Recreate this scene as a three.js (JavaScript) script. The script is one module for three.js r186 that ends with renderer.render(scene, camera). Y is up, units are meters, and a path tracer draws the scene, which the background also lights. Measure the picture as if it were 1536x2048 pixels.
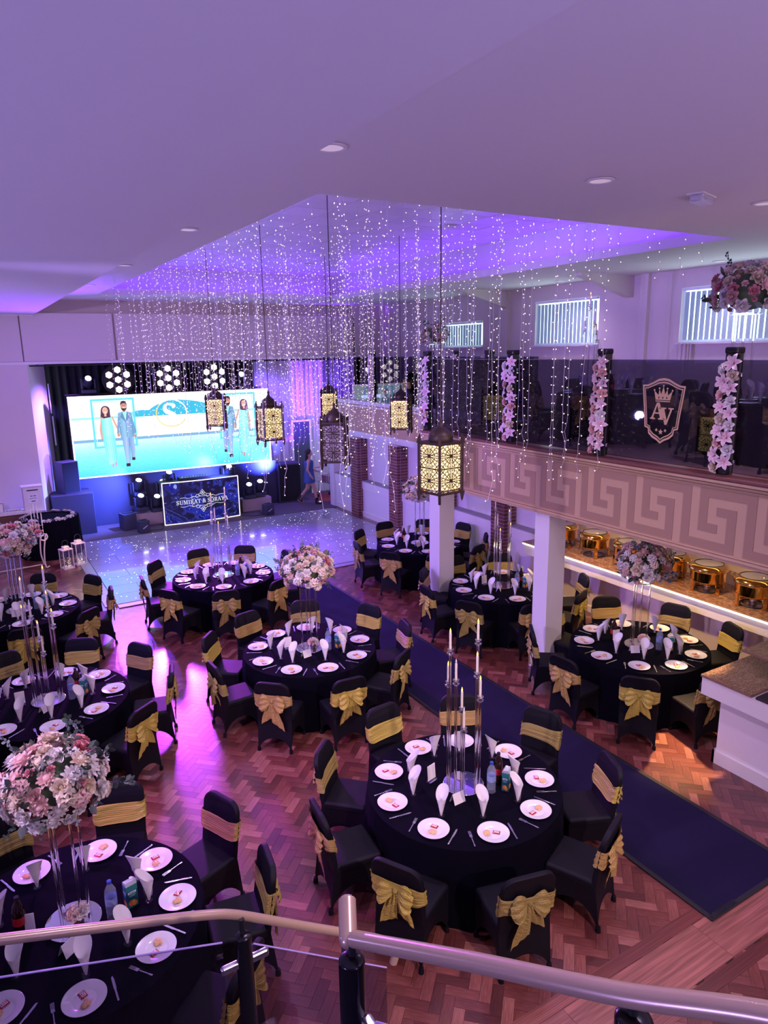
import * as THREE from 'three';
import { RoundedBoxGeometry } from 'three/addons/geometries/RoundedBoxGeometry.js';
import { mergeGeometries, mergeVertices } from 'three/addons/utils/BufferGeometryUtils.js';
import { FontLoader } from 'three/addons/loaders/FontLoader.js';
import { TextGeometry } from 'three/addons/geometries/TextGeometry.js';
import { RectAreaLightUniformsLib } from 'three/addons/lights/RectAreaLightUniformsLib.js';
import { MarchingCubes } from 'three/addons/objects/MarchingCubes.js';

// ---------------------------------------------------------------- camera, daylight, lights, exposure
const scene = new THREE.Scene();
const renderer = new THREE.WebGLRenderer({ antialias: true });
renderer.toneMapping = THREE.LinearToneMapping;
renderer.toneMappingExposure = 1.04;
renderer.shadowMap.enabled = true;
RectAreaLightUniformsLib.init();

const EYE = new THREE.Vector3(0, 4.8, 0);
const camera = new THREE.PerspectiveCamera(72.29, 0.75, 0.05, 120);
{ // yaw to the hall's side, a little down, the phone held about one degree off level
  const yaw = 0.53175, pitch = 0.22624, roll = -0.01651;
  const f = new THREE.Vector3(Math.sin(yaw) * Math.cos(pitch), -Math.sin(pitch), -Math.cos(yaw) * Math.cos(pitch));
  const r = new THREE.Vector3(Math.cos(yaw), 0, Math.sin(yaw)), u = r.clone().cross(f);
  const r2 = r.clone().multiplyScalar(Math.cos(roll)).addScaledVector(u, Math.sin(roll));
  const u2 = u.clone().multiplyScalar(Math.cos(roll)).addScaledVector(r, -Math.sin(roll));
  camera.quaternion.setFromRotationMatrix(new THREE.Matrix4().makeBasis(r2, u2, f.clone().negate()));
  camera.position.copy(EYE);
}
scene.add(camera);
scene.background = new THREE.Color().setRGB(2.2, 3.1, 3.4);   // overcast daylight outside the clerestory windows

const PURPLE = [0.36, 0.18, 1.0], VIOLET = [0.22, 0.035, 1.0], BLUE = [0.05, 0.07, 1.0], MAUVE = [0.88, 0.60, 1.0], WARM = [1.0, 0.62, 0.28], ROSE = [0.84, 0.62, 1.0], DAY = [0.70, 0.95, 1.0];
const col = (c) => new THREE.Color().setRGB(c[0], c[1], c[2]);
function spot(c, intensity, pos, aim, deg, blend = 0.6, radius = 4) {
  const l = new THREE.SpotLight(col(c), intensity, 0, THREE.MathUtils.degToRad(deg), blend, 2);
  l.position.set(...pos); l.target.position.set(...aim); l.castShadow = true; l.shadow.radius = radius; l.shadow.mapSize.set(1024, 1024);
  scene.add(l, l.target); return l;
}
function area(c, intensity, w, h, pos, aim) {
  const l = new THREE.RectAreaLight(col(c), intensity, w, h);
  l.position.set(...pos); l.lookAt(...aim); scene.add(l); return l;
}
function point(c, intensity, pos, radius = 2) {
  const l = new THREE.PointLight(col(c), intensity, 0, 2);
  l.position.set(...pos); l.castShadow = true; l.shadow.radius = radius; scene.add(l); return l;
}
// unseen LED par cans on the far side of the hall, some added purely as fill (their housings are built with the other fittings)
const PAR_CANS = [[-3.45, 5.25, -7.0], [-3.5, 5.05, -9.0], [-3.4, 5.05, -6.4], [-3.5, 5.2, -4.2], [-3.5, 5.2, -9.6], [-3.5, 5.2, -15.0]];
spot(MAUVE, 90, [-3.3, 5.15, -4.2], [5.4, 0.9, -6.8], 29, 0.7, 6);
spot(PURPLE, 170, [-3.3, 5.15, -9.5], [5.6, 1.0, -10.6], 28, 0.7, 6);
spot(PURPLE, 170, [-3.3, 5.15, -15.0], [5.6, 1.0, -15.6], 28, 0.7, 6);
spot([0.38, 0.24, 1.0], 270, [-3.3, 5.0, -9.0], [12.0, 4.7, -10.0], 15, 0.8, 1.5);  // added wash that brightens the upper balcony wall
spot([0.52, 0.06, 1.0], 130, [-3.25, 5.2, -6.9], [2.05, 0, -6.0], 17, 0.9, 4);  // added for the violet floor patch, standing in for an overhead moving head
spot([0.50, 0.33, 1.0], 170, [-3.2, 5.0, -6.5], [3.2, 3.7, -20.2], 24, 0.8, 5);  // added wash that brightens the stage header and side panel
// two rosy fill spotlights added on the unseen rear wall, lifting viewer-facing sides
const ADDED_REAR_SPOTS = [[2.6, 5.75, 3.7], [8.6, 5.75, 3.7]];
spot([1.0, 0.68, 0.70], 120, [2.6, 5.7, 3.55], [3.6, 0.0, -6.2], 26, 0.8, 4);
spot([1.0, 0.66, 0.74], 130, [8.6, 5.7, 3.55], [6.6, 1.2, -7.4], 28, 0.8, 4);
// the two moving heads over the screen and the floor-standing ones beside the booth, then added drape washes
spot(VIOLET, 260, [3.03, 4.05, -20.45], [4.6, 0, -14.2], 26, 0.7, 3);
spot(VIOLET, 260, [7.46, 4.08, -20.45], [6.4, 0, -15.0], 26, 0.7, 3);
spot([0.55, 0.06, 1.0], 900, [4.6, 4.45, -20.4], [2.2, 0, -5.6], 19, 0.9, 30);
spot(VIOLET, 300, [3.9, 1.3, -20.3], [1.2, 5.9, -16.5], 24, 0.9, 2);
spot(VIOLET, 300, [7.4, 1.0, -20.3], [9.6, 4.4, -22.0], 40, 0.9, 2);
spot(BLUE, 160, [8.2, 1.2, -20.6], [7.6, 2.0, -22.2], 50, 0.9, 2);
spot([0.10, 0.14, 1.0], 130, [4.0, 1.5, -19.9], [2.4, 0.7, -21.1], 50, 0.9, 2);
spot([0.30, 0.14, 1.0], 60, [3.0, 3.9, -20.75], [1.7, 2.4, -21.0], 60, 0.9, 2);
spot([0.10, 0.14, 1.0], 100, [6.4, 1.5, -19.9], [5.6, 0.7, -21.1], 55, 0.9, 2);
spot([0.30, 0.16, 1.0], 7, [9.7, 4.4, -20.8], [9.8, 1.9, -22.05], 60, 0.9, 4);  // added wash on the pale drape, no fitting here
spot([0.26, 0.12, 1.0], 18, [8.35, 4.4, -20.8], [8.5, 2.0, -22.05], 60, 0.9, 4);  // second added drape wash, also without a fitting
// LED screen, a broad soft source
area([0.20, 0.55, 1.0], 0.5, 5.7, 2.2, [5.3, 2.58, -20.88], [5.3, 2.0, -10]);
// violet LED tape in the ceiling coffer, on a ledge round its rim
for (const [w, p, a] of [[11.6, [2.84, 6.37, -12.25], [4.1, 6.86, -12.25]], [11.6, [9.36, 6.37, -12.25], [8.1, 6.86, -12.25]]]) area([0.20, 0.02, 1.0], 20, w, 0.06, p, a);
for (const [p, a] of [[[6.1, 6.37, -6.04], [6.1, 6.86, -7.3]], [[6.1, 6.37, -18.46], [6.1, 6.86, -17.2]]]) area([0.20, 0.02, 1.0], 20, 5.8, 0.06, p, a);
// rose-white downlights over the balconies and the buffet
const DOWNLIGHTS = [[4.94, -4.64], [7.23, -4.58], [2.43, -4.79], [2.46, -8.53], [2.47, -12.26], [2.48, -15.9], [11.4, -7.92], [11.3, -11.6], [4.9, 1.2], [7.9, 0.6], [2.4, -1.2]];
for (const [x, z] of DOWNLIGHTS) spot(ROSE, x > 10 ? 5 : 17, [x, 6.13, z], [x, 0, z], 66, 0.9, 5);
const BUFFET_SPOTS = [[7.55, -5.35], [8.5, -6.2], [8.6, -8.4], [8.3, -1.5]];
for (const [x, z] of BUFFET_SPOTS) spot(WARM, z > -5.5 && z < -5 ? 75 : 16, [x, 2.46, z], z > -5.5 && z < -5 ? [6.95, 0, -4.75] : [x + 0.55, 0, z - 0.1], z > -5.5 && z < -5 ? 20 : 58, 0.8, 3);
// daylight through the three clerestory windows
for (const [z0, z1, y0, y1] of [[-9.08, -5.6, 4.86, 5.87], [-13.1, -11.12, 4.86, 5.87], [-16.95, -15.1, 4.86, 5.53]]) area(DAY, 1.4, z1 - z0, y1 - y0, [11.78, (y0 + y1) / 2, (z0 + z1) / 2], [6, (y0 + y1) / 2 + 0.3, (z0 + z1) / 2]);
// violet uplighters added, unseen, to lift the ceilings: on the blank side wall and on the rear balcony, outside the frame
const ADDED_UPLIGHT = [0.40, 0.32, 1.0], ADDED_WALL_UPLIGHTS = [-1.0, -5.5, -10.0, -14.5], ADDED_REAR_UPLIGHTS = [[1.6, 3.05, 2.4], [4.6, 3.05, 2.4], [8.4, 3.65, 1.8]];
for (const z of ADDED_WALL_UPLIGHTS) spot(ADDED_UPLIGHT, 29, [-3.45, 2.75, z], [2.2, 5.9, z - 0.5], 70, 0.9, 6);
for (const [x, y, z] of ADDED_REAR_UPLIGHTS) spot([0.60, 0.46, 1.0], 26, [x, y + 0.2, z], [x + 0.3, 6.2, z - 3.6], 64, 0.9, 6);

// ---------------------------------------------------------------- helpers
let seed = 7;
const rnd = () => { seed = (seed + 0x6d2b79f5) | 0; let t = Math.imul(seed ^ (seed >>> 15), 1 | seed); t = (t + Math.imul(t ^ (t >>> 7), 61 | t)) ^ t; return ((t ^ (t >>> 14)) >>> 0) / 4294967296; };
const rr = (a, b) => a + (b - a) * rnd();
const PI = Math.PI, TAU = Math.PI * 2, clamp = THREE.MathUtils.clamp, lerp = THREE.MathUtils.lerp;
const taken = new Map();
function numbered(n) { const k = taken.get(n) || 0; taken.set(n, k + 1); return k ? n + '_' + String(k).padStart(3, '0') : n; }
function lit(o) { o.castShadow = o.receiveShadow = true; return o; }
function obj(name, geo, mat, parent, pos, rot) {
  const g = Array.isArray(geo) ? merge(geo) : geo;
  const m = lit(new THREE.Mesh(g, mat)); m.name = name;
  if (pos) m.position.set(...pos);
  if (rot) m.rotation.set(...rot);
  if (parent) parent.add(m);
  return m;
}
function merge(list) {
  const any = list.some((g) => g.attributes.color), out = list.map((g) => {
    const h = g.index ? g.toNonIndexed() : g.clone();
    for (const k of Object.keys(h.attributes)) if (!['position', 'normal', 'uv', 'color'].includes(k)) h.deleteAttribute(k);
    if (!h.attributes.uv) h.setAttribute('uv', new THREE.BufferAttribute(new Float32Array(h.attributes.position.count * 2), 2));
    if (!h.attributes.normal) h.computeVertexNormals();
    if (any && !h.attributes.color) h.setAttribute('color', new THREE.BufferAttribute(new Float32Array(h.attributes.position.count * 3).fill(1), 3));
    return h;
  });
  return mergeGeometries(out);
}
function thing(name, label, category, pos = [0, 0, 0], turn = 0, group) {
  const o = new THREE.Group(); o.name = numbered(name); o.position.set(...pos); o.rotation.y = turn;
  o.userData = { label, category }; if (group) o.userData.group = group;
  scene.add(o); return o;
}
function single(name, geo, mat, label, category, pos, rot, group) {
  const m = obj(numbered(name), geo, mat, scene, pos, rot);
  m.userData = { label, category }; if (group) m.userData.group = group;
  return m;
}
function struct(name, geo, mat, label, pos, rot) {
  const m = obj(numbered(name), geo, mat, scene, pos, rot); m.userData = { kind: 'structure', label, category: 'structure' }; return m;
}
function structGroup(name, label) { const o = new THREE.Group(); o.name = numbered(name); o.userData = { kind: 'structure', label, category: 'structure' }; scene.add(o); return o; }
function copyOf(src, pos, turn, label, group) {
  const c = src.clone(); c.name = numbered(src.name.replace(/_\d{3}$/, '')); c.userData = { ...src.userData };
  c.position.set(...pos); c.rotation.set(0, turn, 0); if (label) c.userData.label = label; if (group) c.userData.group = group;
  scene.add(c); return c;
}
const at = (g, x, y, z) => g.translate(x, y, z);
const box = (w, h, d, x = 0, y = 0, z = 0) => new THREE.BoxGeometry(w, h, d).translate(x, y, z);
const box2 = (x0, x1, y0, y1, z0, z1) => new THREE.BoxGeometry(x1 - x0, y1 - y0, z1 - z0).translate((x0 + x1) / 2, (y0 + y1) / 2, (z0 + z1) / 2);
const rbox = (w, h, d, r = 0.01, x = 0, y = 0, z = 0, s = 2) => new RoundedBoxGeometry(w, h, d, s, r).translate(x, y, z);
const cyl = (r0, r1, h, n = 16, x = 0, y = 0, z = 0) => new THREE.CylinderGeometry(r0, r1, h, n).translate(x, y, z);
const lathe = (pts, n = 24) => new THREE.LatheGeometry(pts.map(([x, y]) => new THREE.Vector2(x, y)), n);
const V = (x, y, z) => new THREE.Vector3(x, y, z);
function bar(a, b, r, n = 6) { // round bar between two points
  const A = V(...a), B = V(...b), d = B.clone().sub(A), g = new THREE.CylinderGeometry(r, r, d.length(), n);
  g.applyQuaternion(new THREE.Quaternion().setFromUnitVectors(V(0, 1, 0), d.normalize())); const m = A.add(B).multiplyScalar(0.5);
  return g.translate(m.x, m.y, m.z);
}
function tube(pts, r, seg = 24, n = 8, closed = false) { return new THREE.TubeGeometry(new THREE.CatmullRomCurve3(pts.map((p) => V(...p)), closed, 'catmullrom', 0.4), seg, r, n, closed); }
function surf(nu, nv, fn, colFn) { // grid surface fn(u, v) -> [x, y, z], u and v in 0..1
  const p = [], uv = [], idx = [], c = [];
  for (let j = 0; j <= nv; j++) for (let i = 0; i <= nu; i++) { const u = i / nu, v = j / nv; p.push(...fn(u, v)); uv.push(u, v); if (colFn) c.push(...colFn(u, v)); }
  for (let j = 0; j < nv; j++) for (let i = 0; i < nu; i++) { const a = j * (nu + 1) + i, b = a + 1, d = a + nu + 1, e = d + 1; idx.push(a, b, d, b, e, d); }
  const g = new THREE.BufferGeometry();
  g.setAttribute('position', new THREE.Float32BufferAttribute(p, 3)); g.setAttribute('uv', new THREE.Float32BufferAttribute(uv, 2));
  if (colFn) g.setAttribute('color', new THREE.Float32BufferAttribute(c, 3));
  g.setIndex(idx); g.computeVertexNormals(); return g;
}
function flatShape(pts) { const s = new THREE.Shape(); pts.forEach(([x, y], i) => (i ? s.lineTo(x, y) : s.moveTo(x, y))); return s; }
const extrude = (shape, depth, bevel = 0, curve = 8) => new THREE.ExtrudeGeometry(shape, { depth, bevelEnabled: bevel > 0, bevelThickness: bevel, bevelSize: bevel, bevelSegments: 2, curveSegments: curve });
function hash(x, y) { const s = Math.sin(x * 127.1 + y * 311.7) * 43758.5453; return s - Math.floor(s); }
function vnoise(x, y) { const i = Math.floor(x), j = Math.floor(y), f = x - i, g = y - j, u = f * f * (3 - 2 * f), v = g * g * (3 - 2 * g); return lerp(lerp(hash(i, j), hash(i + 1, j), u), lerp(hash(i, j + 1), hash(i + 1, j + 1), u), v); }
function dataTex(w, h, fn, srgb = true) {
  const d = new Uint8Array(w * h * 4);
  for (let y = 0; y < h; y++) for (let x = 0; x < w; x++) { const c = fn(x / w, y / h, x, y); for (let k = 0; k < 3; k++) d[(y * w + x) * 4 + k] = clamp(c[k], 0, 255); d[(y * w + x) * 4 + 3] = 255; }
  const t = new THREE.DataTexture(d, w, h); t.magFilter = THREE.LinearFilter; t.minFilter = THREE.LinearMipmapLinearFilter; t.wrapS = t.wrapT = THREE.RepeatWrapping; if (srgb) t.colorSpace = THREE.SRGBColorSpace; t.needsUpdate = true; return t;
}
function canvasTex(w, h, draw) {
  const c = document.createElement('canvas'); c.width = w; c.height = h; draw(c.getContext('2d'), w, h);
  const t = new THREE.CanvasTexture(c); t.colorSpace = THREE.SRGBColorSpace; return t;
}
const std = (c, rough = 0.6, more = {}) => new THREE.MeshStandardMaterial({ color: Array.isArray(c) ? col(c) : new THREE.Color(c), roughness: rough, ...more });
const phy = (c, rough = 0.6, more = {}) => new THREE.MeshPhysicalMaterial({ color: Array.isArray(c) ? col(c) : new THREE.Color(c), roughness: rough, ...more });
const glow = (c, k, base = [0.8, 0.8, 0.8]) => new THREE.MeshStandardMaterial({ color: col(base), emissive: col(c), emissiveIntensity: k, roughness: 0.5 });

// ---------------------------------------------------------------- materials
const plasterBump = dataTex(256, 256, (u, v, x, y) => { const n = 128 + 70 * (vnoise(x / 5, y / 5) - 0.5) + 50 * (vnoise(x / 17, y / 17) - 0.5); return [n, n, n]; }, false);
plasterBump.repeat.set(0.5, 0.5);
const grain = dataTex(256, 64, (u, v, x, y) => { const n = 205 + 60 * (vnoise(x / 40, y / 1.6) - 0.5) + 50 * (vnoise(x / 90 + 9, y / 5) - 0.5); return [n, n * 0.98, n * 0.95]; });
const clothBump = dataTex(128, 128, (u, v, x, y) => { const n = 128 + 90 * (hash(x, y) - 0.5); return [n, n, n]; }, false);
const speckle = dataTex(256, 256, (u, v, x, y) => { const k = hash(x, y), b = 0.75 + 0.3 * vnoise(x / 9, y / 9); return k > 0.9 ? [230, 200, 170] : k < 0.15 ? [70, 45, 40] : [150 * b, 112 * b, 92 * b]; });
const satinBump = dataTex(256, 256, (u, v, x, y) => { const n = 128 + 120 * (vnoise(x / 34 + vnoise(x / 20, y / 20) * 1.5, y / 7) - 0.5) + 60 * (vnoise(x / 9, y / 4) - 0.5); return [n, n, n]; }, false);
const M = {
  ceil: std([0.74, 0.70, 0.72], 0.85, { bumpMap: plasterBump, bumpScale: 0.0015 }),
  wall: std([0.70, 0.62, 0.58], 0.8, { bumpMap: plasterBump, bumpScale: 0.0015 }),
  wallWhite: std([0.76, 0.74, 0.74], 0.7, { bumpMap: plasterBump, bumpScale: 0.001 }),
  beige: std([0.52, 0.44, 0.36], 0.8), trim: std([0.80, 0.77, 0.75], 0.5), fascia: std([0.56, 0.38, 0.235], 0.75), key: std([0.38, 0.235, 0.155], 0.7),
  black: std([0.008, 0.008, 0.011], 0.55), blackGloss: std([0.006, 0.006, 0.009], 0.2), blackRough: std([0.010, 0.010, 0.014], 0.9),
  velvet: phy([0.0022, 0.0018, 0.0065], 0.95, { specularIntensity: 0.15, sheen: 0.08, sheenColor: col([0.03, 0.02, 0.09]), sheenRoughness: 0.4, bumpMap: clothBump, bumpScale: 0.0008 }),
  spandex: phy([0.0045, 0.004, 0.0085], 0.6, { specularIntensity: 0.45, sheen: 0.12, sheenColor: col([0.05, 0.04, 0.14]), sheenRoughness: 0.4 }),
  carpet: phy([0.010, 0.0075, 0.030], 0.95, { specularIntensity: 0.3, sheen: 0.25, sheenColor: col([0.07, 0.05, 0.20]), bumpMap: clothBump, bumpScale: 0.002 }),
  gold1: phy([0.50, 0.39, 0.07], 0.38, { bumpMap: satinBump, bumpScale: 0.012, sheen: 0.4, sheenColor: col([0.7, 0.5, 0.2]), side: THREE.DoubleSide }),
  gold2: phy([0.35, 0.265, 0.07], 0.46, { bumpMap: satinBump, bumpScale: 0.012, sheen: 0.35, sheenColor: col([0.7, 0.5, 0.25]), side: THREE.DoubleSide }),
  gold3: phy([0.45, 0.30, 0.09], 0.38, { bumpMap: satinBump, bumpScale: 0.012, sheen: 0.35, sheenColor: col([0.7, 0.45, 0.28]), side: THREE.DoubleSide }),
  china: phy([0.82, 0.81, 0.82], 0.2, { clearcoat: 0.6, clearcoatRoughness: 0.1 }),
  napkin: std([0.80, 0.78, 0.80], 0.85, { side: THREE.DoubleSide }), steel: std([0.75, 0.75, 0.78], 0.22, { metalness: 1 }), chrome: std([0.85, 0.85, 0.88], 0.08, { metalness: 1 }),
  glass: phy([1, 1, 1], 0.03, { transmission: 1, thickness: 0, ior: 1.5, side: THREE.DoubleSide }), acrylic: phy([0.98, 0.98, 1], 0.03, { transmission: 1, thickness: 0.02, ior: 1.49 }),
  tint: phy([0.42, 0.40, 0.52], 0.02, { transmission: 1, thickness: 0, ior: 1.52, side: THREE.DoubleSide }), railTint: phy([0.5, 0.45, 0.58], 0.02, { transmission: 1, thickness: 0, ior: 1.52, side: THREE.DoubleSide }), glassEdge: std([0.2, 0.19, 0.3], 0.1),
  mirror: std([0.9, 0.9, 0.92], 0.03, { metalness: 1 }), brass: std([0.95, 0.58, 0.16], 0.12, { metalness: 1 }), crest: std([0.64, 0.43, 0.25], 0.4),
  railGold: phy([0.66, 0.47, 0.33], 0.32, { metalness: 0.35, clearcoat: 0.5, clearcoatRoughness: 0.2 }),
  cream: std([0.85, 0.80, 0.66], 0.5), flame: glow([1.0, 0.50, 0.06], 2.6, [1, 0.7, 0.2]), flameOff: std([0.85, 0.8, 0.7], 0.5),
  lanternIron: std([0.055, 0.035, 0.028], 0.45, { metalness: 0.6 }), liner: glow([1.0, 0.72, 0.30], 1.25, [0.9, 0.8, 0.55]), linerOff: std([0.55, 0.50, 0.50], 0.7),
  bulb: glow([1.0, 0.80, 0.46], 2.0), wire: std([0.72, 0.68, 0.78], 0.4), star: glow([0.95, 0.92, 1.0], 3.0),
  speck: std([1, 1, 1], 0.25, { map: speckle }), darkStone: std([0.05, 0.04, 0.045], 0.12), mortar: std([0.52, 0.47, 0.45], 0.9),
  card: std([0.80, 0.77, 0.76], 0.7), water: phy([0.80, 0.88, 1.0], 0.05, { transmission: 0.85, thickness: 0, ior: 1.33 }), cola: std([0.02, 0.008, 0.006], 0.08), red: std([0.55, 0.02, 0.03], 0.4), capBlue: std([0.03, 0.08, 0.42], 0.4), labelBlue: std([0.22, 0.36, 0.72], 0.4),
  cracker: std([0.80, 0.48, 0.19], 0.6), foam: std([0.13, 0.20, 0.11], 0.95), leaf: std([0.050, 0.085, 0.058], 0.6, { side: THREE.DoubleSide }), leafGrey: std([0.16, 0.20, 0.19], 0.6, { side: THREE.DoubleSide }), leafDark: std([0.022, 0.035, 0.028], 0.6, { side: THREE.DoubleSide }),
  petW: std([0.82, 0.78, 0.74], 0.6, { side: THREE.DoubleSide }), petC: std([0.78, 0.66, 0.50], 0.6, { side: THREE.DoubleSide }), petB: std([0.80, 0.52, 0.47], 0.6, { side: THREE.DoubleSide }), petP: std([0.68, 0.27, 0.30], 0.6, { side: THREE.DoubleSide }), lily: std([1, 1, 1], 0.6, { vertexColors: true, side: THREE.DoubleSide }),
  screenEdge: glow([1.0, 0.85, 0.62], 1.3), strip: glow([1.0, 0.86, 0.55], 2.6), lens: glow([0.85, 0.85, 1.0], 9), blinder: glow([1.0, 0.92, 0.80], 3.2), downlight: glow([1.0, 0.72, 0.86], 0.30), stageBlue: std([0.045, 0.05, 0.085], 0.6), drape: std([0.55, 0.52, 0.60], 0.8),
};
const FLOWER_MATS = [M.petW, M.petW, M.petC, M.petB, M.petW, M.petP, M.petC];
// ---------------------------------------------------------------- the hall: floor, walls, ceiling, balconies
camera.updateMatrixWorld(); camera.updateProjectionMatrix();
const CX0 = 3.0, CX1 = 9.2, CZ0 = -18.3, CZ1 = -6.2, CEIL = 6.2;      // opening of the ceiling coffer
const DF = { x0: 2.06, x1: 9.41, z0: -19.3, z1: -13.9 };                // dance floor
const RUN = { x0: 4.92, x1: 6.18, z0: -12.84, z1: -2.95 };              // runner carpet

const floor = structGroup('floor', 'herringbone oak parquet floor of the banquet hall');
obj('subfloor', box2(-4, 10.3, -0.25, -0.006, -23, 4), std([0.03, 0.017, 0.012], 0.8), floor);
{
  const n = 3, W = 0.088, L = n * W, tones = [[0.25, 0.072, 0.066], [0.32, 0.10, 0.088], [0.20, 0.055, 0.052], [0.41, 0.14, 0.12], [0.28, 0.080, 0.070], [0.50, 0.195, 0.165], [0.265, 0.079, 0.076], [0.16, 0.045, 0.045]];
  const mats = tones.map((t) => phy(t, 0.32, { map: grain, clearcoat: 0.5, clearcoatRoughness: 0.2 }));
  const list = [], c45 = Math.SQRT1_2, v = V(0, 0, 0);
  const N = 210;
  for (let a = -N; a < N; a++) for (let b = -N; b < N; b++) {
    const t = (((a - b) % (2 * n)) + 2 * n) % (2 * n);
    let cx, cy, horiz;
    if (t === 0) { cx = a * W + L / 2; cy = (b + 0.5) * W; horiz = true; } else if (t === 2 * n - 1) { cx = (a + 0.5) * W; cy = b * W + L / 2; horiz = false; } else continue;
    const X = 4.5 + (cx - cy) * c45, Z = -8.5 + (cx + cy) * c45;
    if (X < -1.6 || X > 9.62 || Z > -1.6 || Z < -19.3) continue;
    if (X > DF.x0 - 0.05 && X < DF.x1 - 0.1 && Z < DF.z1 + 0.05) continue;
    if (X > RUN.x0 + 0.2 && X < RUN.x1 - 0.2 && Z > RUN.z0 + 0.2 && Z < RUN.z1 - 0.2) continue;
    if (Z > -2.98 && Z < -2.68) continue;
    v.set(X, 0, Z).project(camera);
    const seen = Math.abs(v.x) < 0.99 && Math.abs(v.y) < 0.99 && v.z < 1 && !(Math.hypot(X - 3.63, Z + 4.76) < 1.5 || Math.hypot(X - 0.2, Z + 4.93) < 1.5 || Math.hypot(X - 3.72, Z + 8.44) < 1.4);
    list.push({ X, Z, turn: horiz ? -PI / 4 : PI / 4, tone: (rnd() * tones.length) | 0, seen, d: Math.hypot(X, 4.8, Z) });
  }
  list.sort((p, q) => (q.seen - p.seen) || (p.d - q.d));
  const g = box(L - 0.002, 0.012, W - 0.002, 0, -0.006, 0), far = [];
  list.forEach((b, k) => {
    if (k < 300) { const m = obj(k ? 'parquet_block_' + String(k).padStart(3, '0') : 'parquet_block', g, mats[b.tone], floor, [b.X, 0, b.Z], [0, b.turn, 0]); return; }
    const h = g.clone().rotateY(b.turn).translate(b.X, 0, b.Z), c = tones[b.tone], arr = new Float32Array(h.attributes.position.count * 3);
    for (let i = 0; i < arr.length; i += 3) { arr[i] = c[0]; arr[i + 1] = c[1]; arr[i + 2] = c[2]; }
    h.setAttribute('color', new THREE.BufferAttribute(arr, 3)); far.push(h);
  });
  const rest = obj('parquet', far, phy([1, 1, 1], 0.32, { map: grain, vertexColors: true, clearcoat: 0.5, clearcoatRoughness: 0.2 }), floor); rest.userData.kind = 'stuff';
  // plank borders: across the hall in front of the tables, and along the brick-pier wall
  for (let i = 0; i < 9; i++) { obj('border_plank', box(1.5 - 0.003, 0.012, 0.11, -2 + i * 1.5 + 0.4, -0.0035, -3.08), mats[i % 4], floor); obj('border_plank', box(1.5 - 0.003, 0.012, 0.38, -2 + i * 1.5, -0.0035, -2.83), mats[(i + 3) % 6 === 5 ? 3 : 5], floor); obj('border_plank', box(1.5 - 0.003, 0.012, 0.11, -2 + i * 1.5 + 0.9, -0.0035, -2.57), mats[(i + 2) % 4], floor); }
  for (let i = 0; i < 7; i++) obj('border_plank', box(0.2, 0.012, 1.6 - 0.003, 9.66, -0.0035, -19.2 + 0.8 + i * 1.6), mats[i % 4], floor);
}
struct('floor_stage', box2(-4, 10.9, -0.02, 0.006, -23, -19.42), std([0.105, 0.085, 0.095], 0.9, { bumpMap: clothBump, bumpScale: 0.001 }), 'dull grey carpeted strip before the stage');

// dance floor: white starlit panels, a silver ramp round them
const dance = thing('dance_floor', 'white starlit LED dance floor laid before the stage', 'dance floor');
{
  const mats = [phy([0.36, 0.35, 0.43], 0.14, { clearcoat: 0.5, clearcoatRoughness: 0.06 }), phy([0.39, 0.38, 0.455], 0.16, { clearcoat: 0.5, clearcoatRoughness: 0.06 }), phy([0.335, 0.325, 0.41], 0.13, { clearcoat: 0.5, clearcoatRoughness: 0.06 })];
  obj('underlay', box2(DF.x0, DF.x1, 0.001, 0.02, DF.z0, DF.z1), M.black, dance);
  const rows = 9, dz = (DF.z1 - DF.z0) / rows, dx = (DF.x1 - DF.x0) / 6, stars = [];
  for (let r = 0; r < rows; r++) { const off = r % 2 ? -dx / 2 : 0; for (let k = 0; k < 7; k++) {
    const a = Math.max(DF.x0, DF.x0 + off + k * dx), b = Math.min(DF.x1, DF.x0 + off + (k + 1) * dx); if (b - a < 0.02) continue;
    obj('floor_panel', box2(a + 0.004, b - 0.004, 0.02, 0.03, DF.z0 + r * dz + 0.004, DF.z0 + (r + 1) * dz - 0.004), mats[(r * 3 + k) % 3], dance); } }
  for (let i = 0; i < 520; i++) stars.push(new THREE.CircleGeometry(0.011, 6).rotateX(-PI / 2).translate(rr(DF.x0 + 0.05, DF.x1 - 0.05), 0.0315, rr(DF.z0 + 0.05, DF.z1 - 0.05)));
  obj('star_lights', stars, M.star, dance).userData.kind = 'stuff';
  const ramp = (x0, x1, z0, z1) => obj('edge_ramp', rbox(x1 - x0, 0.02, z1 - z0, 0.006, (x0 + x1) / 2, 0.012, (z0 + z1) / 2, 1), std([0.42, 0.41, 0.46], 0.3, { metalness: 0.4 }), dance);
  for (let i = 0; i < 4; i++) ramp(DF.x0 - 0.22, DF.x0 - 0.004, lerp(DF.z0, DF.z1, i / 4) + 0.004, lerp(DF.z0, DF.z1, (i + 1) / 4) - 0.004);
  for (let i = 0; i < 6; i++) ramp(DF.x0 + i * dx + 0.004, DF.x0 + (i + 1) * dx - 0.004, DF.z1 + 0.004, DF.z1 + 0.2);
  for (let i = 0; i < 4; i++) ramp(DF.x1 + 0.004, DF.x1 + 0.1, lerp(DF.z0, DF.z1, i / 4) + 0.004, lerp(DF.z0, DF.z1, (i + 1) / 4) - 0.004);
}
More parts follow.
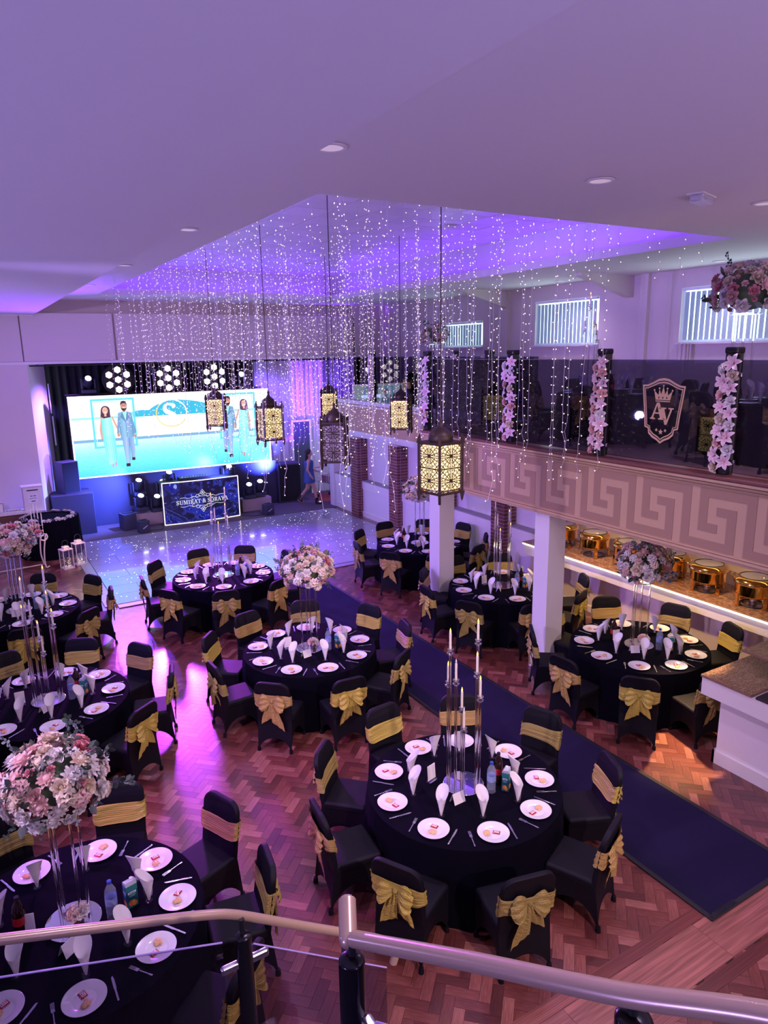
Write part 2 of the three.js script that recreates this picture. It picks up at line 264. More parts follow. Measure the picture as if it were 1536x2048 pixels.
{
  const r = thing('runner_carpet', 'long midnight-blue runner carpet between the round tables', 'carpet');
  obj('pile', rbox(RUN.x1 - RUN.x0, 0.012, RUN.z1 - RUN.z0, 0.005, (RUN.x0 + RUN.x1) / 2, 0.007, (RUN.z0 + RUN.z1) / 2), M.carpet, r);
  for (const x of [RUN.x0 + 0.02, RUN.x1 - 0.02]) obj('edge_binding', rbox(0.05, 0.008, RUN.z1 - RUN.z0, 0.003, x, 0.014, (RUN.z0 + RUN.z1) / 2, 1), M.black, r);
  obj('edge_binding', rbox(RUN.x1 - RUN.x0, 0.008, 0.05, 0.003, (RUN.x0 + RUN.x1) / 2, 0.014, RUN.z1 - 0.02, 1), M.black, r);
  obj('edge_tape', surf(10, 2, (u, v) => [4.98 + u * 0.3, 0.0195 + 0.004 * Math.abs(Math.sin(u * 9)), RUN.z1 - 0.01 - v * 0.045]), phy([0.02, 0.02, 0.03], 0.12, { side: THREE.DoubleSide }), r);
}

// ceiling: a flat slab with the coffer's opening, the dropped bulkhead, the coffer itself
struct('ceiling', [box2(-4, CX0, CEIL, 6.34, -20.3, 4), box2(CX1, 12.2, CEIL, 6.34, -20.3, 4), box2(CX0, CX1, CEIL, 6.34, CZ1, 4), box2(CX0, CX1, CEIL, 6.34, -20.3, CZ0)], M.ceil, 'smooth plaster ceiling round the light coffer');
struct('ceiling_bulkhead', [box2(-4, 1.72, 5.8, 6.2, -20.0, 4)], M.ceil, 'deep dropped plaster bulkhead running the length of the hall');
struct('trim_1', box2(-4, 1.73, 5.785, 5.83, -20.03, -19.98), M.trim, 'white edge bead closing the bulkhead at the stage wall');
{
  const c = structGroup('ceiling_coffer', 'violet-lit raised coffer with square ceiling tiles');
  const i0 = CX0 - 0.35, i1 = CX1 + 0.35, j0 = CZ0 - 0.35, j1 = CZ1 + 0.35, t = 6.88;
  obj('side', box2(i0 - 0.1, i0, 6.34, 7.0, j0, j1), M.ceil, c); obj('side', box2(i1, i1 + 0.1, 6.34, 7.0, j0, j1), M.ceil, c);
  obj('side', box2(i0, i1, 6.34, 7.0, j0 - 0.1, j0), M.ceil, c); obj('side', box2(i0, i1, 6.34, 7.0, j1, j1 + 0.1), M.ceil, c);
  obj('deck', box2(i0 - 0.1, i1 + 0.1, t + 0.03, t + 0.13, j0 - 0.1, j1 + 0.1), std([0.2, 0.19, 0.2], 0.9), c);
  const nx = 11, nz = 21, wx = (i1 - i0) / nx, wz = (j1 - j0) / nz, tg = box(wx - 0.012, 0.03, wz - 0.012), tm = [std([0.72, 0.70, 0.73], 0.32), std([0.68, 0.66, 0.70], 0.36)];
  for (let a = 0; a < nx; a++) for (let b = 0; b < nz; b++) obj('ceiling_tile', tg, tm[(a * 7 + b * 3) % 2], c, [i0 + (a + 0.5) * wx, t + rr(0.012, 0.018), j0 + (b + 0.5) * wz]);
  const tape = glow(VIOLET, 5);
  obj('led_tape', box2(CX0 - 0.2, CX0 - 0.16, 6.34, 6.355, CZ0, CZ1), tape, c); obj('led_tape', box2(CX1 + 0.16, CX1 + 0.2, 6.34, 6.355, CZ0, CZ1), tape, c);
  obj('led_tape', box2(CX0, CX1, 6.34, 6.355, CZ1 + 0.16, CZ1 + 0.2), tape, c); obj('led_tape', box2(CX0, CX1, 6.34, 6.355, CZ0 - 0.2, CZ0 - 0.16), tape, c);
  for (let k = 0; k < 8; k++) obj('ceiling_speaker', cyl(0.11, 0.12, 0.02, 20, 4.2 + (k % 2) * 3.4, t - 0.012, -7.6 - (k >> 1) * 2.9), M.trim, c);
}
// walls
struct('wall_left', box2(-4.2, -4, 0, 6.2, -20.3, 4.2), M.wall, 'plain plaster wall opposite the side balcony');
struct('wall_rear', box2(-4.2, 12.2, 0, 6.34, 4, 4.2), M.wall, 'plain plaster wall of the rear balcony');
{
  const w = structGroup('wall_stage', 'panelled wall and header framing the stage opening');
  const P = (x0, x1) => obj('header_panel', rbox(x1 - x0, 1.2, 0.06, 0.006, (x0 + x1) / 2, 5.27, -20.23, 1), M.wall, w);
  P(-4, 1.40); P(1.43, 3.63); P(3.68, 7.2); P(7.23, 10.9);
  obj('header_backing', box2(-4, 12, 4.62, 6.34, -20.5, -20.27), M.beige, w);
  obj('header_bead', box2(-4, 10.9, 4.60, 4.665, -20.3, -20.18), M.trim, w);
  obj('side_panel', box2(-4, 1.47, 0, 4.6, -20.5, -20.22), M.wall, w);
  const ang = surf(1, 1, (u, v) => [lerp(1.47, 2.0, u), v * 4.6, lerp(-20.22, -21.75, u)]); obj('angled_reveal', [ang], M.wallWhite, w);
  struct('wall_stage_back', box2(1.2, 11, 0, 5, -22.7, -22.5), M.black, 'black wall behind the stage curtain'); struct('ceiling_stage', box2(1.2, 11, 4.62, 4.8, -22.6, -20.5), M.black, 'black soffit over the stage');
  struct('wall_stage_end', box2(10.9, 11.1, 0, 4.62, -22.5, -20.2), M.wallWhite, 'pale return wall at the trolley end of the stage'); obj('end_pier', box2(10.85, 12, 3.4, 6.2, -20.5, -20.2), M.wall, w);
}
{ // curtain rail over the stage
  const r = thing('curtain_rail', 'slim black curtain rail under the stage header', 'rail', [0, 0, 0]);
  obj('rail', bar([1.5, 4.56, -20.4], [10.8, 4.56, -20.4], 0.018), M.black, r); obj('bracket', box(0.03, 0.07, 0.04, 1.72, 4.58, -20.4), M.black, r); obj('bracket', box(0.03, 0.07, 0.04, 9.9, 4.58, -20.4), M.black, r);
}
{ // outer wall of the side balcony with its clerestory windows
  const w = structGroup('wall_right', 'outer balcony wall with high blinded windows'), X0 = 12, X1 = 12.25;
  const win = [[-16.95, -15.1, 4.86, 5.53], [-13.1, -11.12, 4.86, 5.87], [-9.08, -5.6, 4.86, 5.87]];
  obj('lower', box2(X0, X1, 3.2, 4.86, -20.5, 4), M.wall, w); obj('upper', box2(X0, X1, 5.87, 6.34, -20.5, 4), M.wall, w);
  let z = -20.5; for (const [a, b, , top] of win) { obj('between', box2(X0, X1, 4.86, 5.87, z, a), M.wall, w); if (top < 5.87) obj('between', box2(X0, X1, top, 5.87, a, b), M.wall, w); z = b; }
  obj('between', box2(X0, X1, 4.86, 5.87, z, 4), M.wall, w);
  obj('pilaster', box2(11.9, 12, 3.3, 6.2, -9.98, -9.8), M.wall, w); obj('pilaster', box2(11.9, 12, 3.3, 6.2, -14.2, -14.0), M.wall, w);
  for (const zc of [-10.3, -14.1]) obj('roof_bracket', extrude(flatShape([[0, 0], [-1.5, 0], [-1.5, -0.05], [-0.1, -0.42], [0, -0.42]]), 0.16).translate(12, 6.2, zc - 0.08), M.wall, w);
  const slatM = phy([0.50, 0.62, 0.66], 0.8, { transmission: 0.28, thickness: 0, side: THREE.DoubleSide }), frameM = phy([0.85, 0.9, 0.9], 0.6);
  win.forEach(([a, b, y0, y1], k) => {
    const o = structGroup('window_' + (k + 1), ['small blinded window over the far balcony', 'blinded window behind the balcony candle stand', 'wide blinded window behind the balcony flowers'][k]);
    for (const [p, q] of [[a, a + 0.05], [b - 0.05, b]]) obj('frame', box2(12.05, 12.12, y0, y1, p, q), frameM, o);
    for (const [p, q] of [[y0, y0 + 0.05], [y1 - 0.05, y1]]) obj('frame', box2(12.05, 12.12, p, q, a + 0.05, b - 0.05), frameM, o);
    obj('pane', box2(12.08, 12.085, y0 + 0.05, y1 - 0.05, a + 0.05, b - 0.05), M.glass, o);
    obj('head_rail', box2(11.96, 12.0, y1 - 0.06, y1 - 0.01, a + 0.02, b - 0.02), frameM, o); obj('sill', box2(11.9, 12.05, y0 - 0.03, y0, a - 0.02, b + 0.02), M.trim, o);
    const n = Math.round((b - a - 0.1) / 0.115), sg = box(0.003, y1 - y0 - 0.13, 0.082);
    for (let i = 0; i < n; i++) obj('blind_slat', sg, slatM, o, [11.99, (y0 + y1) / 2 - 0.02, a + 0.08 + (i + 0.5) * ((b - a - 0.12) / n)], [0, rr(0.05, 0.3), 0]);
  });
}
// brick-pier wall under the far balcony
const FAR0 = -20.2, FAR1 = -10.36;
{
  const w = structGroup('wall_pier_side', 'pale niche wall with brick piers below the far balcony');
  obj('niche_back', box2(9.98, 10.2, 0, 2.6, FAR0, FAR1), M.wallWhite, w);
  obj('dado', box2(9.78, 9.98, 0, 1.06, -19.6, FAR1), M.wallWhite, w); obj('dado_band', box2(9.755, 9.78, 0.84, 1.06, -19.6, FAR1), M.trim, w);
  obj('dado_ledge', box2(9.75, 9.98, 1.06, 1.09, -19.6, FAR1), std([0.32, 0.30, 0.33], 0.5), w); obj('lintel', box2(9.72, 9.98, 2.36, 2.5, FAR0, FAR1), M.wallWhite, w);
  obj('baseboard', box2(9.755, 9.78, 0, 0.16, -19.6, FAR1), M.trim, w); obj('end_post', box2(9.72, 9.98, 0, 2.4, -19.9, -19.6), M.wallWhite, w);
  const bm = [std([0.19, 0.062, 0.058], 0.85), std([0.24, 0.085, 0.075], 0.85), std([0.15, 0.05, 0.05], 0.85), std([0.21, 0.07, 0.058], 0.85)], bw = 0.215, bh = 0.068, gap = 0.012;
  const full = box(0.105, bh, bw), half = box(0.105, bh, 0.102), cap = box(0.215, bh, 0.105);
  [-18.05, -15.85, -13.65, -11.5].forEach((zc) => {
    const p = new THREE.Group(); p.name = 'brick_pier'; w.add(p); p.position.set(9.62, 0, zc);
    obj('mortar_core', box2(0.006, 0.36, 0, 2.36, -0.218, 0.218), M.mortar, p);
    for (let r = 0; r < 29; r++) {
      const y = 0.045 + r * (bh + gap); const pick = () => bm[(rnd() * 4) | 0];
      if (r % 2) { obj('brick', full, pick(), p, [0.05, y, -0.114]); obj('brick', full, pick(), p, [0.05, y, 0.114]); obj('brick', cap, pick(), p, [0.222, y, 0.169]); } else { obj('brick', half, pick(), p, [0.05, y, -0.17]); obj('brick', full, pick(), p, [0.05, y, 0]); obj('brick', half, pick(), p, [0.05, y, 0.17]); obj('brick', cap, pick(), p, [0.222, y, 0.169]); }
    }
  });
}
{ // far balcony: floor, plain fascia, ledge
  const b = structGroup('balcony_far', 'plain mauve balcony front above the brick piers');
  obj('slab', box2(9.74, 12, 2.5, 3.3, -20.2, FAR1), M.fascia, b); obj('fascia', box2(9.70, 9.74, 2.46, 3.32, -20.2, FAR1), M.fascia, b);
  obj('ledge', box2(9.64, 9.95, 3.32, 3.42, -20.2, FAR1), M.trim, b); obj('moulding', box2(9.675, 9.70, 3.24, 3.28, -20.2, FAR1), M.trim, b); obj('moulding', box2(9.675, 9.70, 2.46, 2.53, -20.2, FAR1), M.trim, b);
}
{ // near balcony with the Greek key frieze
  const b = structGroup('balcony_near', 'side balcony with a two-tone Greek key frieze'), Z0 = -10.37, Z1 = 4;
  obj('slab', box2(6.99, 12, 2.5, 3.3, Z0 + 0.04, Z1), M.fascia, b); obj('fascia', box2(6.95, 6.99, 2.5, 3.34, Z0, Z1), M.fascia, b); obj('fascia', box2(6.99, 9.7, 2.5, 3.34, Z0, Z0 + 0.04), M.fascia, b);
  obj('ledge', rbox(0.36, 0.04, Z1 - Z0 + 0.08, 0.012, 7.05, 3.40, (Z0 + Z1) / 2 - 0.04), phy([0.30, 0.115, 0.10], 0.35, { map: grain }), b);
  obj('ledge', rbox(2.6, 0.04, 0.36, 0.012, 8.5, 3.398, Z0 + 0.1), phy([0.30, 0.115, 0.10], 0.35), b);
  for (const [y, h, d] of [[3.36, 0.035, 0.07], [3.32, 0.025, 0.045], [3.285, 0.018, 0.02], [2.555, 0.02, 0.022], [2.525, 0.03, 0.045], [2.49, 0.03, 0.025]]) { obj('moulding', rbox(d, h, Z1 - Z0 + d, 0.006, 6.95 - d / 2, y, (Z0 + Z1) / 2 - d / 2, 1), M.fascia, b); }
  const w = 0.108, hh = 0.098, y0 = 2.575, rect = (z0, a, c, e, f) => box2(6.944, 6.951, y0 + e * hh, y0 + f * hh, z0 + a * w, z0 + c * w);
  for (let k = -3; k < 8; k++) {
    const z = -7.93 + k * 7.2 * w, last = k === 7;
    const parts = [rect(z, 0, 2.2, 2, 3), rect(z, 0, 1, 3, 6), rect(z, 0, 6.2, 6, 7), rect(z, 5.2, 6.2, 1, 6)];
    if (!last) parts.push(rect(z, 5.2, 11.4, 0, 1), rect(z, 10.4, 11.4, 1, 4), rect(z, 9.2, 11.4, 4, 5));
    obj('greek_key', parts, M.key, b);
  }
}
struct('wall_buffet', box2(10.3, 10.5, 0, 2.5, -10.4, 4), M.wall, 'cream wall behind the buffet counter');
struct('wall_buffet_end', box2(9.98, 10.5, 0, 2.5, -10.5, -10.36), M.wall, 'short return wall at the buffet end');
for (const [x0, x1, z0, z1, l] of [[7.03, 7.36, -10.32, -10.0, 'square white column at the corner of the near balcony'], [7.03, 7.37, -7.55, -7.25, 'square white column between the candle table and buffet flowers']]) {
  const c = structGroup('column', l);
  obj('shaft', rbox(x1 - x0, 2.5, z1 - z0, 0.008, (x0 + x1) / 2, 1.25, (z0 + z1) / 2, 1), M.wallWhite, c);
  obj('plinth', rbox(x1 - x0 + 0.04, 0.17, z1 - z0 + 0.04, 0.006, (x0 + x1) / 2, 0.085, (z0 + z1) / 2, 1), M.trim, c);
}
{ // staircase the photograph is taken from: landing, lower and upper flights (below the frame)
  const s = structGroup('staircase', 'carpeted staircase under the gold handrails'), cm = std([0.06, 0.045, 0.07], 0.9);
  obj('landing', box2(-1.2, 0.9, 0.95, 1.15, -2.98, -1.6), cm, s);
  for (let i = 0; i < 6; i++) obj('step', box2(0.9 + i * 0.25, 1.15 + i * 0.25, 0, 1.15 - (i + 1) * 0.164, -2.98, -1.75), cm, s);
  for (let i = 0; i < 10; i++) obj('step', box2(-1.2, 0.78, 1.15 + i * 0.18, 1.33 + i * 0.18, -1.6 + i * 0.22, -1.6 + i * 0.22 + 2.4), cm, s);
  obj('rear_floor', box2(-4, 6.95, 2.75, 2.93, 0.8, 4), cm, s);
}
for (const [x, z] of DOWNLIGHTS) { const d = thing('downlight', x > 10 ? 'round downlight in the side balcony ceiling' : x < 3 ? 'round downlight tucked beside the ceiling bulkhead' : 'round downlight in the plain rear ceiling', 'ceiling light', [x, CEIL, z], 0, 'recessed downlights'); obj('rim', lathe([[0.095, 0], [0.125, 0], [0.12, -0.012], [0.095, -0.016], [0.09, -0.004]], 28), M.trim, d); obj('diffuser', cyl(0.092, 0.092, 0.006, 28, 0, -0.006, 0), M.downlight, d); }
{ // emergency luminaire
  const e = thing('emergency_light', 'ribbed clear emergency light on the plain ceiling', 'ceiling light', [6.31, CEIL, -4.64], 0.3);
  obj('base_plate', rbox(0.36, 0.012, 0.16, 0.004, 0, -0.006, 0), M.trim, e);
  const g = rbox(0.32, 0.06, 0.12, 0.025, 0, -0.042, 0); obj('diffuser', g, phy([0.8, 0.8, 0.85], 0.25, { transmission: 0.6, thickness: 0 }), e);
  for (let i = -5; i < 6; i++) obj('rib', box(0.006, 0.062, 0.122, i * 0.026, -0.044, 0), M.trim, e);
}
for (const [x, z] of BUFFET_SPOTS) { const d = thing('downlight', 'small warm spotlight under the near balcony', 'ceiling light', [x, 2.5, z], 0, 'spotlights over the buffet'); obj('rim', lathe([[0.03, 0], [0.045, 0], [0.042, -0.012], [0.03, -0.012]], 20), M.chrome, d); obj('lamp', cyl(0.03, 0.03, 0.008, 16, 0, -0.004, 0), glow(WARM, 4), d); }
for (const [x, y, z] of PAR_CANS) { const p = thing('par_can', 'unseen purple LED par can on the blank side wall', 'stage light', [x, y, z], 0, 'unseen par cans on the side wall'); obj('housing', cyl(0.09, 0.075, 0.16, 18).rotateZ(-PI / 2), M.black, p); obj('lens', cyl(0.08, 0.08, 0.01, 18, 0, 0, 0).rotateZ(PI / 2).translate(0.085, 0, 0), glow(PURPLE, 1.2), p); obj('yoke', box(0.5, 0.02, 0.02, -0.25, 0.12, 0), M.black, p); obj('yoke', box(0.02, 0.13, 0.02, 0, 0.06, 0), M.black, p); }  // unseen housings, some only for the added washes
for (const [x, y, z] of ADDED_REAR_SPOTS) { const p = thing('added_spotlight', 'added rosy fill spotlight on the unseen rear wall', 'spotlight', [x, y, z], 0, 'added spotlights on the rear wall'); obj('housing', cyl(0.08, 0.08, 0.2, 18).rotateX(PI / 2), M.black, p); obj('lens', cyl(0.07, 0.07, 0.01, 18).rotateX(PI / 2).translate(0, 0, -0.105), glow([1.0, 0.68, 0.70], 1.2), p); obj('bracket', box(0.03, 0.03, 0.3, 0, 0.09, 0.14), M.black, p); }  // unseen housings made for the added fill spots
for (const [x, y, z] of [...ADDED_WALL_UPLIGHTS.map((w) => [-3.55, 2.55, w]), ...ADDED_REAR_UPLIGHTS]) { const u = thing('fill_uplighter', x < 0 ? 'added violet uplighter on the blank side wall' : 'added violet uplighter on the rear balcony', 'wall light', [x, y, z], 0, 'added violet uplighters'); obj('housing', lathe([[0, 0], [0.10, 0], [0.13, 0.14], [0.12, 0.14], [0.09, 0.02], [0, 0.02]], 20), M.black, u); obj('lens', cyl(0.118, 0.118, 0.01, 20, 0, 0.12, 0), glow(ADDED_UPLIGHT, 1), u); if (x < 0) obj('wall_arm', box(0.34, 0.03, 0.04, -0.28, 0.05, 0), M.black, u); else obj('stand', cyl(0.05, 0.14, y - 2.93, 16, 0, (2.93 - y) / 2, 0), M.black, u); }  // unseen housings made for the added ceiling fill
// ---------------------------------------------------------------- flowers
function petal(w, h, cup, curl, nu = 3, nv = 3) { // a cupped petal rising from the origin along +y, outer face +z
  return surf(nu, nv, (u, v) => { const s = (u - 0.5) * 2, ww = w * Math.pow(Math.sin(PI * (0.12 + 0.80 * v)), 0.7); return [s * ww, v * h, cup * s * s * -ww * 1.2 + curl * v * v * h]; });
}
function roseGeo(R) {
  const out = [new THREE.SphereGeometry(R * 0.26, 7, 5).scale(1, 1.2, 1).translate(0, R * 0.42, 0)];
  for (const [n, rad, w, h, tilt, curl, off] of [[3, 0.08, 0.34, 0.78, 0.10, -0.1, 0], [4, 0.14, 0.45, 0.84, 0.30, 0.05, 0.5], [5, 0.18, 0.58, 0.92, 0.62, 0.28, 0.2], [6, 0.2, 0.62, 0.95, 1.02, 0.38, 0.7]])
    for (let i = 0; i < n; i++) out.push(petal(R * w, R * h, 0.55, curl).rotateX(tilt).translate(0, 0, R * rad).rotateY((i + off) / n * TAU));
  return merge(out);
}
function peonyGeo(R) {
  const out = [new THREE.SphereGeometry(R * 0.45, 8, 6).translate(0, R * 0.3, 0)];
  for (let k = 0; k < 4; k++) for (let i = 0; i < 7; i++) out.push(petal(R * 0.26, R * (0.75 + 0.1 * k), 0.3, 0.15, 2, 2).rotateX(0.25 + k * 0.34).translate(0, 0, R * 0.12).rotateY((i + k * 0.45) / 7 * TAU));
  return merge(out);
}
function puffGeo(R) { // hydrangea / carnation head
  const out = [];
  for (let i = 0; i < 26; i++) { const y = 1 - (i + 0.5) / 26 * 1.35, a = i * 2.39996, r = Math.sqrt(Math.max(0, 1 - y * y)); out.push(new THREE.TetrahedronGeometry(R * 0.36, 0).rotateX(i).rotateY(i * 2).translate(Math.cos(a) * r * R * 0.72, R * 0.45 + y * R * 0.62, Math.sin(a) * r * R * 0.72)); }
  return merge(out);
}
function leafGeo(w, h) { return surf(2, 4, (u, v) => { const s = (u - 0.5) * 2, ww = w * Math.sin(PI * Math.min(1, 0.06 + 0.94 * v)); return [s * ww, v * h, 0.25 * Math.abs(s) * ww + 0.25 * v * v * h]; }); }
function sprigGeo(n, w, h) {
  const out = [bar([0, 0, 0], [0, h, 0.02], 0.0022, 4)];
  for (let i = 0; i < n; i++) { const y = h * (0.25 + 0.75 * i / (n - 1)), s = i % 2 ? 1 : -1; out.push(leafGeo(w, w * 2.6).rotateZ(-s * 0.95).rotateY(i * 0.5).translate(0, y, 0.01)); }
  return merge(out);
}
function lilyGeo(R) { // six recurved petals, white edged, rose at the throat
  const out = [];
  for (let i = 0; i < 6; i++) out.push(surf(2, 5, (u, v) => { const s = (u - 0.5) * 2, ww = R * 0.27 * Math.pow(Math.sin(PI * (0.08 + 0.90 * v)), 0.8), r = R * (0.08 + 0.95 * v); return [s * ww, R * (0.34 * Math.sin(v * 2.4)) + Math.abs(s) * ww * 0.25, r]; }, (u, v) => { const k = Math.abs(u - 0.5) * 2, m = clamp(0.25 + 0.5 * k + 0.55 * v, 0, 1); return [lerp(0.62, 0.84, m), lerp(0.20, 0.70, m), lerp(0.28, 0.70, m)]; }).rotateY(i * TAU / 6 + (i % 2) * 0.05));
  for (let i = 0; i < 5; i++) out.push(bar([0, 0, 0], [Math.cos(i * 1.26) * R * 0.16, R * 0.5, Math.sin(i * 1.26) * R * 0.16], R * 0.02, 3));
  return merge(out);
}
const G = { rose: roseGeo(0.055), roseBig: roseGeo(0.075), peony: peonyGeo(0.075), puff: puffGeo(0.075), bud: roseGeo(0.032), leaf: leafGeo(0.024, 0.085), leafBig: leafGeo(0.036, 0.12), sprig: sprigGeo(9, 0.014, 0.2), eucalyptus: sprigGeo(8, 0.02, 0.19), lily: lilyGeo(0.10), roseS: roseGeo(0.048) };
const qa = new THREE.Quaternion(), UPV = V(0, 1, 0);
function place(name, geo, mat, parent, p, dir, spin, s = 1) {
  const m = obj(name, geo, mat, parent, p); m.quaternion.setFromUnitVectors(UPV, V(...dir).normalize()).multiply(qa.setFromAxisAngle(UPV, spin)); m.scale.setScalar(s); return m;
}
// a domed cushion of flowers with its lowest blooms hanging a little below the plate
function flowerDome(parent, cy, rx, ry, nFl, nLeaf, fs = 1) {
  obj('floral_foam', new THREE.SphereGeometry(1, 14, 9).scale(rx * 0.62, ry * 0.62, rx * 0.62).translate(0, cy, 0), M.foam, parent);
  for (let i = 0; i < nFl; i++) {
    const t = (i + 0.5) / nFl, y = 1 - t * 1.62, a = i * 2.39996 + rr(-0.2, 0.2), r = Math.sqrt(Math.max(0.02, 1 - y * y)), k = rr(0.74, 0.92);
    const d = [Math.cos(a) * r, y * 1.05 + 0.05, Math.sin(a) * r], kind = (rnd() * 10) | 0;
    const [nm, g, mt] = kind < 3 ? ['rose', G.roseBig, FLOWER_MATS[(rnd() * 7) | 0]] : kind < 5 ? ['rose', G.rose, FLOWER_MATS[(rnd() * 7) | 0]] : kind < 7 ? ['peony', G.peony, [M.petW, M.petC, M.petB, M.petW][(rnd() * 4) | 0]] : kind < 9 ? ['hydrangea', G.puff, [M.petW, M.petC, M.petB][(rnd() * 3) | 0]] : ['rosebud', G.bud, [M.petP, M.petB][(rnd() * 2) | 0]];
    place(nm, g, mt, parent, [d[0] * rx * k, cy + d[1] * ry * k, d[2] * rx * k], [d[0], d[1] * 1.1 + 0.12, d[2]], rr(0, TAU), fs * rr(0.9, 1.2));
  }
  for (let i = 0; i < nLeaf; i++) {
    const y = rr(-0.55, 0.95), a = rr(0, TAU), r = Math.sqrt(1 - y * y), k = rr(0.80, 0.98), d = [Math.cos(a) * r, y, Math.sin(a) * r], kind = rnd();
    const [nm, g] = kind < 0.35 ? ['leaf', G.leafBig] : kind < 0.6 ? ['leaf', G.leaf] : kind < 0.85 ? ['eucalyptus_sprig', G.eucalyptus] : ['fern_sprig', G.sprig];
    place(nm, g, [M.leaf, M.leafGrey, M.leafGrey, M.leafDark][(rnd() * 4) | 0], parent, [d[0] * rx * k, cy + d[1] * ry * k, d[2] * rx * k], [d[0] + rr(-0.5, 0.5), d[1] + rr(-0.1, 0.6), d[2] + rr(-0.5, 0.5)], rr(0, TAU), fs * rr(0.8, 1.15));
  }
}
// ---------------------------------------------------------------- tables
const R = 0.92, TOP = 0.752;
const TABLES = {
  a: { p: [3.63, -4.76], first: -133, where: 'the candle table by the handrail', kind: 'candles', mats: [0, 1] },
  b: { p: [0.20, -4.93], first: -147, where: 'the flower table by the stairs', kind: 'flowers' },
  c: { p: [3.72, -8.44], first: -147, where: 'the flower table along the runner', kind: 'flowers' },
  d: { p: [7.64, -6.05], first: -139, where: 'the flower table beside the buffet', kind: 'flowers' },
  e: { p: [7.68, -9.03], first: -130, where: 'the candle table between white columns', kind: 'candles' },
  f: { p: [8.04, -12.17], first: -131, where: 'the flower table by brick piers', kind: 'flowers' },
  g: { p: [3.75, -12.34], first: -133, where: 'the candle table by the dancefloor', kind: 'candles' },
  h: { p: [0.41, -8.76], first: -148, where: 'the candle table between flower tables', kind: 'candles' },
  i: { p: [0.33, -12.40], first: -151, where: 'the flower table by the cake table', kind: 'flowers' },
};
const clothTop = merge([surf(72, 10, (u, v) => { const a = -u * TAU, r = R * v; return [Math.cos(a) * r, TOP + (v > 0.97 ? -0.004 : 0), Math.sin(a) * r]; })]);
const clothDrape = surf(180, 8, (u, v) => { const a = -u * TAU, f = Math.sin(a * 17) * 0.5 + Math.sin(a * 29 + 1) * 0.3 + Math.sin(a * 11 + 2) * 0.3, k = v * v, r = R + 0.012 * Math.sin(Math.min(1, v * 6) * PI / 2) + k * 0.03 + f * 0.028 * Math.pow(v, 0.8); return [Math.cos(a) * r, TOP - 0.004 - v * (TOP - 0.008), Math.sin(a) * r]; });
function makeTable(label) {
  const t = thing('banquet_table', label, 'table', [0, 0, 0], 0, 'round banquet tables');
  obj('cloth_top', clothTop, M.velvet, t); obj('cloth_drape', clothDrape, M.velvet, t); obj('pedestal', cyl(0.05, 0.25, 0.7, 12, 0, 0.36, 0), M.black, t);
  return t;
}
// ---------------------------------------------------------------- chairs: stretch covers with tied sashes
const lean = (y) => -0.225 - Math.max(0, y - 0.44) * 0.16;              // the back's z at a height
const backGeo = (() => {
  const s = new THREE.Shape(), w = 0.212, r = 0.10; s.moveTo(-w + 0.005, 0.40); s.lineTo(w - 0.005, 0.40); s.lineTo(w, 0.92 - r); s.absarc(w - r, 0.92 - r, r, 0, PI / 2); s.lineTo(-w + r, 0.92); s.absarc(-w + r, 0.92 - r, r, PI / 2, PI); s.closePath();
  const g = new THREE.ExtrudeGeometry(s, { depth: 0.024, bevelEnabled: true, bevelThickness: 0.013, bevelSize: 0.013, bevelSegments: 3, curveSegments: 7, steps: 1 });
  const p = g.attributes.position; for (let i = 0; i < p.count; i++) p.setZ(i, p.getZ(i) - 0.012 + lean(p.getY(i)) + 0.25 * p.getX(i) * p.getX(i));
  g.computeVertexNormals(); return g;
})();
const seatGeo = (() => { const g = new RoundedBoxGeometry(0.45, 0.085, 0.445, 3, 0.032).translate(0, 0.425, -0.008); return g; })();
const skirtGeo = (() => { // four stretched panels, arched between pointed feet
  const feet = [[0.22, 0.196], [-0.22, 0.196], [-0.218, -0.285], [0.218, -0.285]], seat = [[0.222, 0.208], [-0.222, 0.208], [-0.222, -0.235], [0.222, -0.235]], arch = [0.15, 0.20, 0.16, 0.20], out = [];
  for (let k = 0; k < 4; k++) { const A = seat[k], B = seat[(k + 1) % 4], C = feet[k], D = feet[(k + 1) % 4];
    out.push(surf(14, 7, (u, v) => { const s = u * 2 - 1, h = arch[k] * Math.pow(1 - Math.pow(Math.abs(s), 2.4), 0.75), yb = 0.004 + h, y = lerp(0.43, yb, v), q = (0.43 - y) / 0.43, uu = u; const x = lerp(lerp(A[0], B[0], uu), lerp(C[0], D[0], uu), q), z = lerp(lerp(A[1], B[1], uu), lerp(C[1], D[1], uu), q), pinch = 1 - 0.16 * (1 - s * s) * Math.sin(Math.min(1, q * 1.2) * PI / 2); return [k % 2 ? x * pinch : x, y, k % 2 ? z : (k === 0 ? z * pinch : z + 0.03 * (1 - s * s) * q)]; })); }
  for (const [x, z] of feet) out.push(cyl(0.020, 0.024, 0.05, 8, x * 0.96, 0.025, z * 0.97));
  return merge(out);
})();
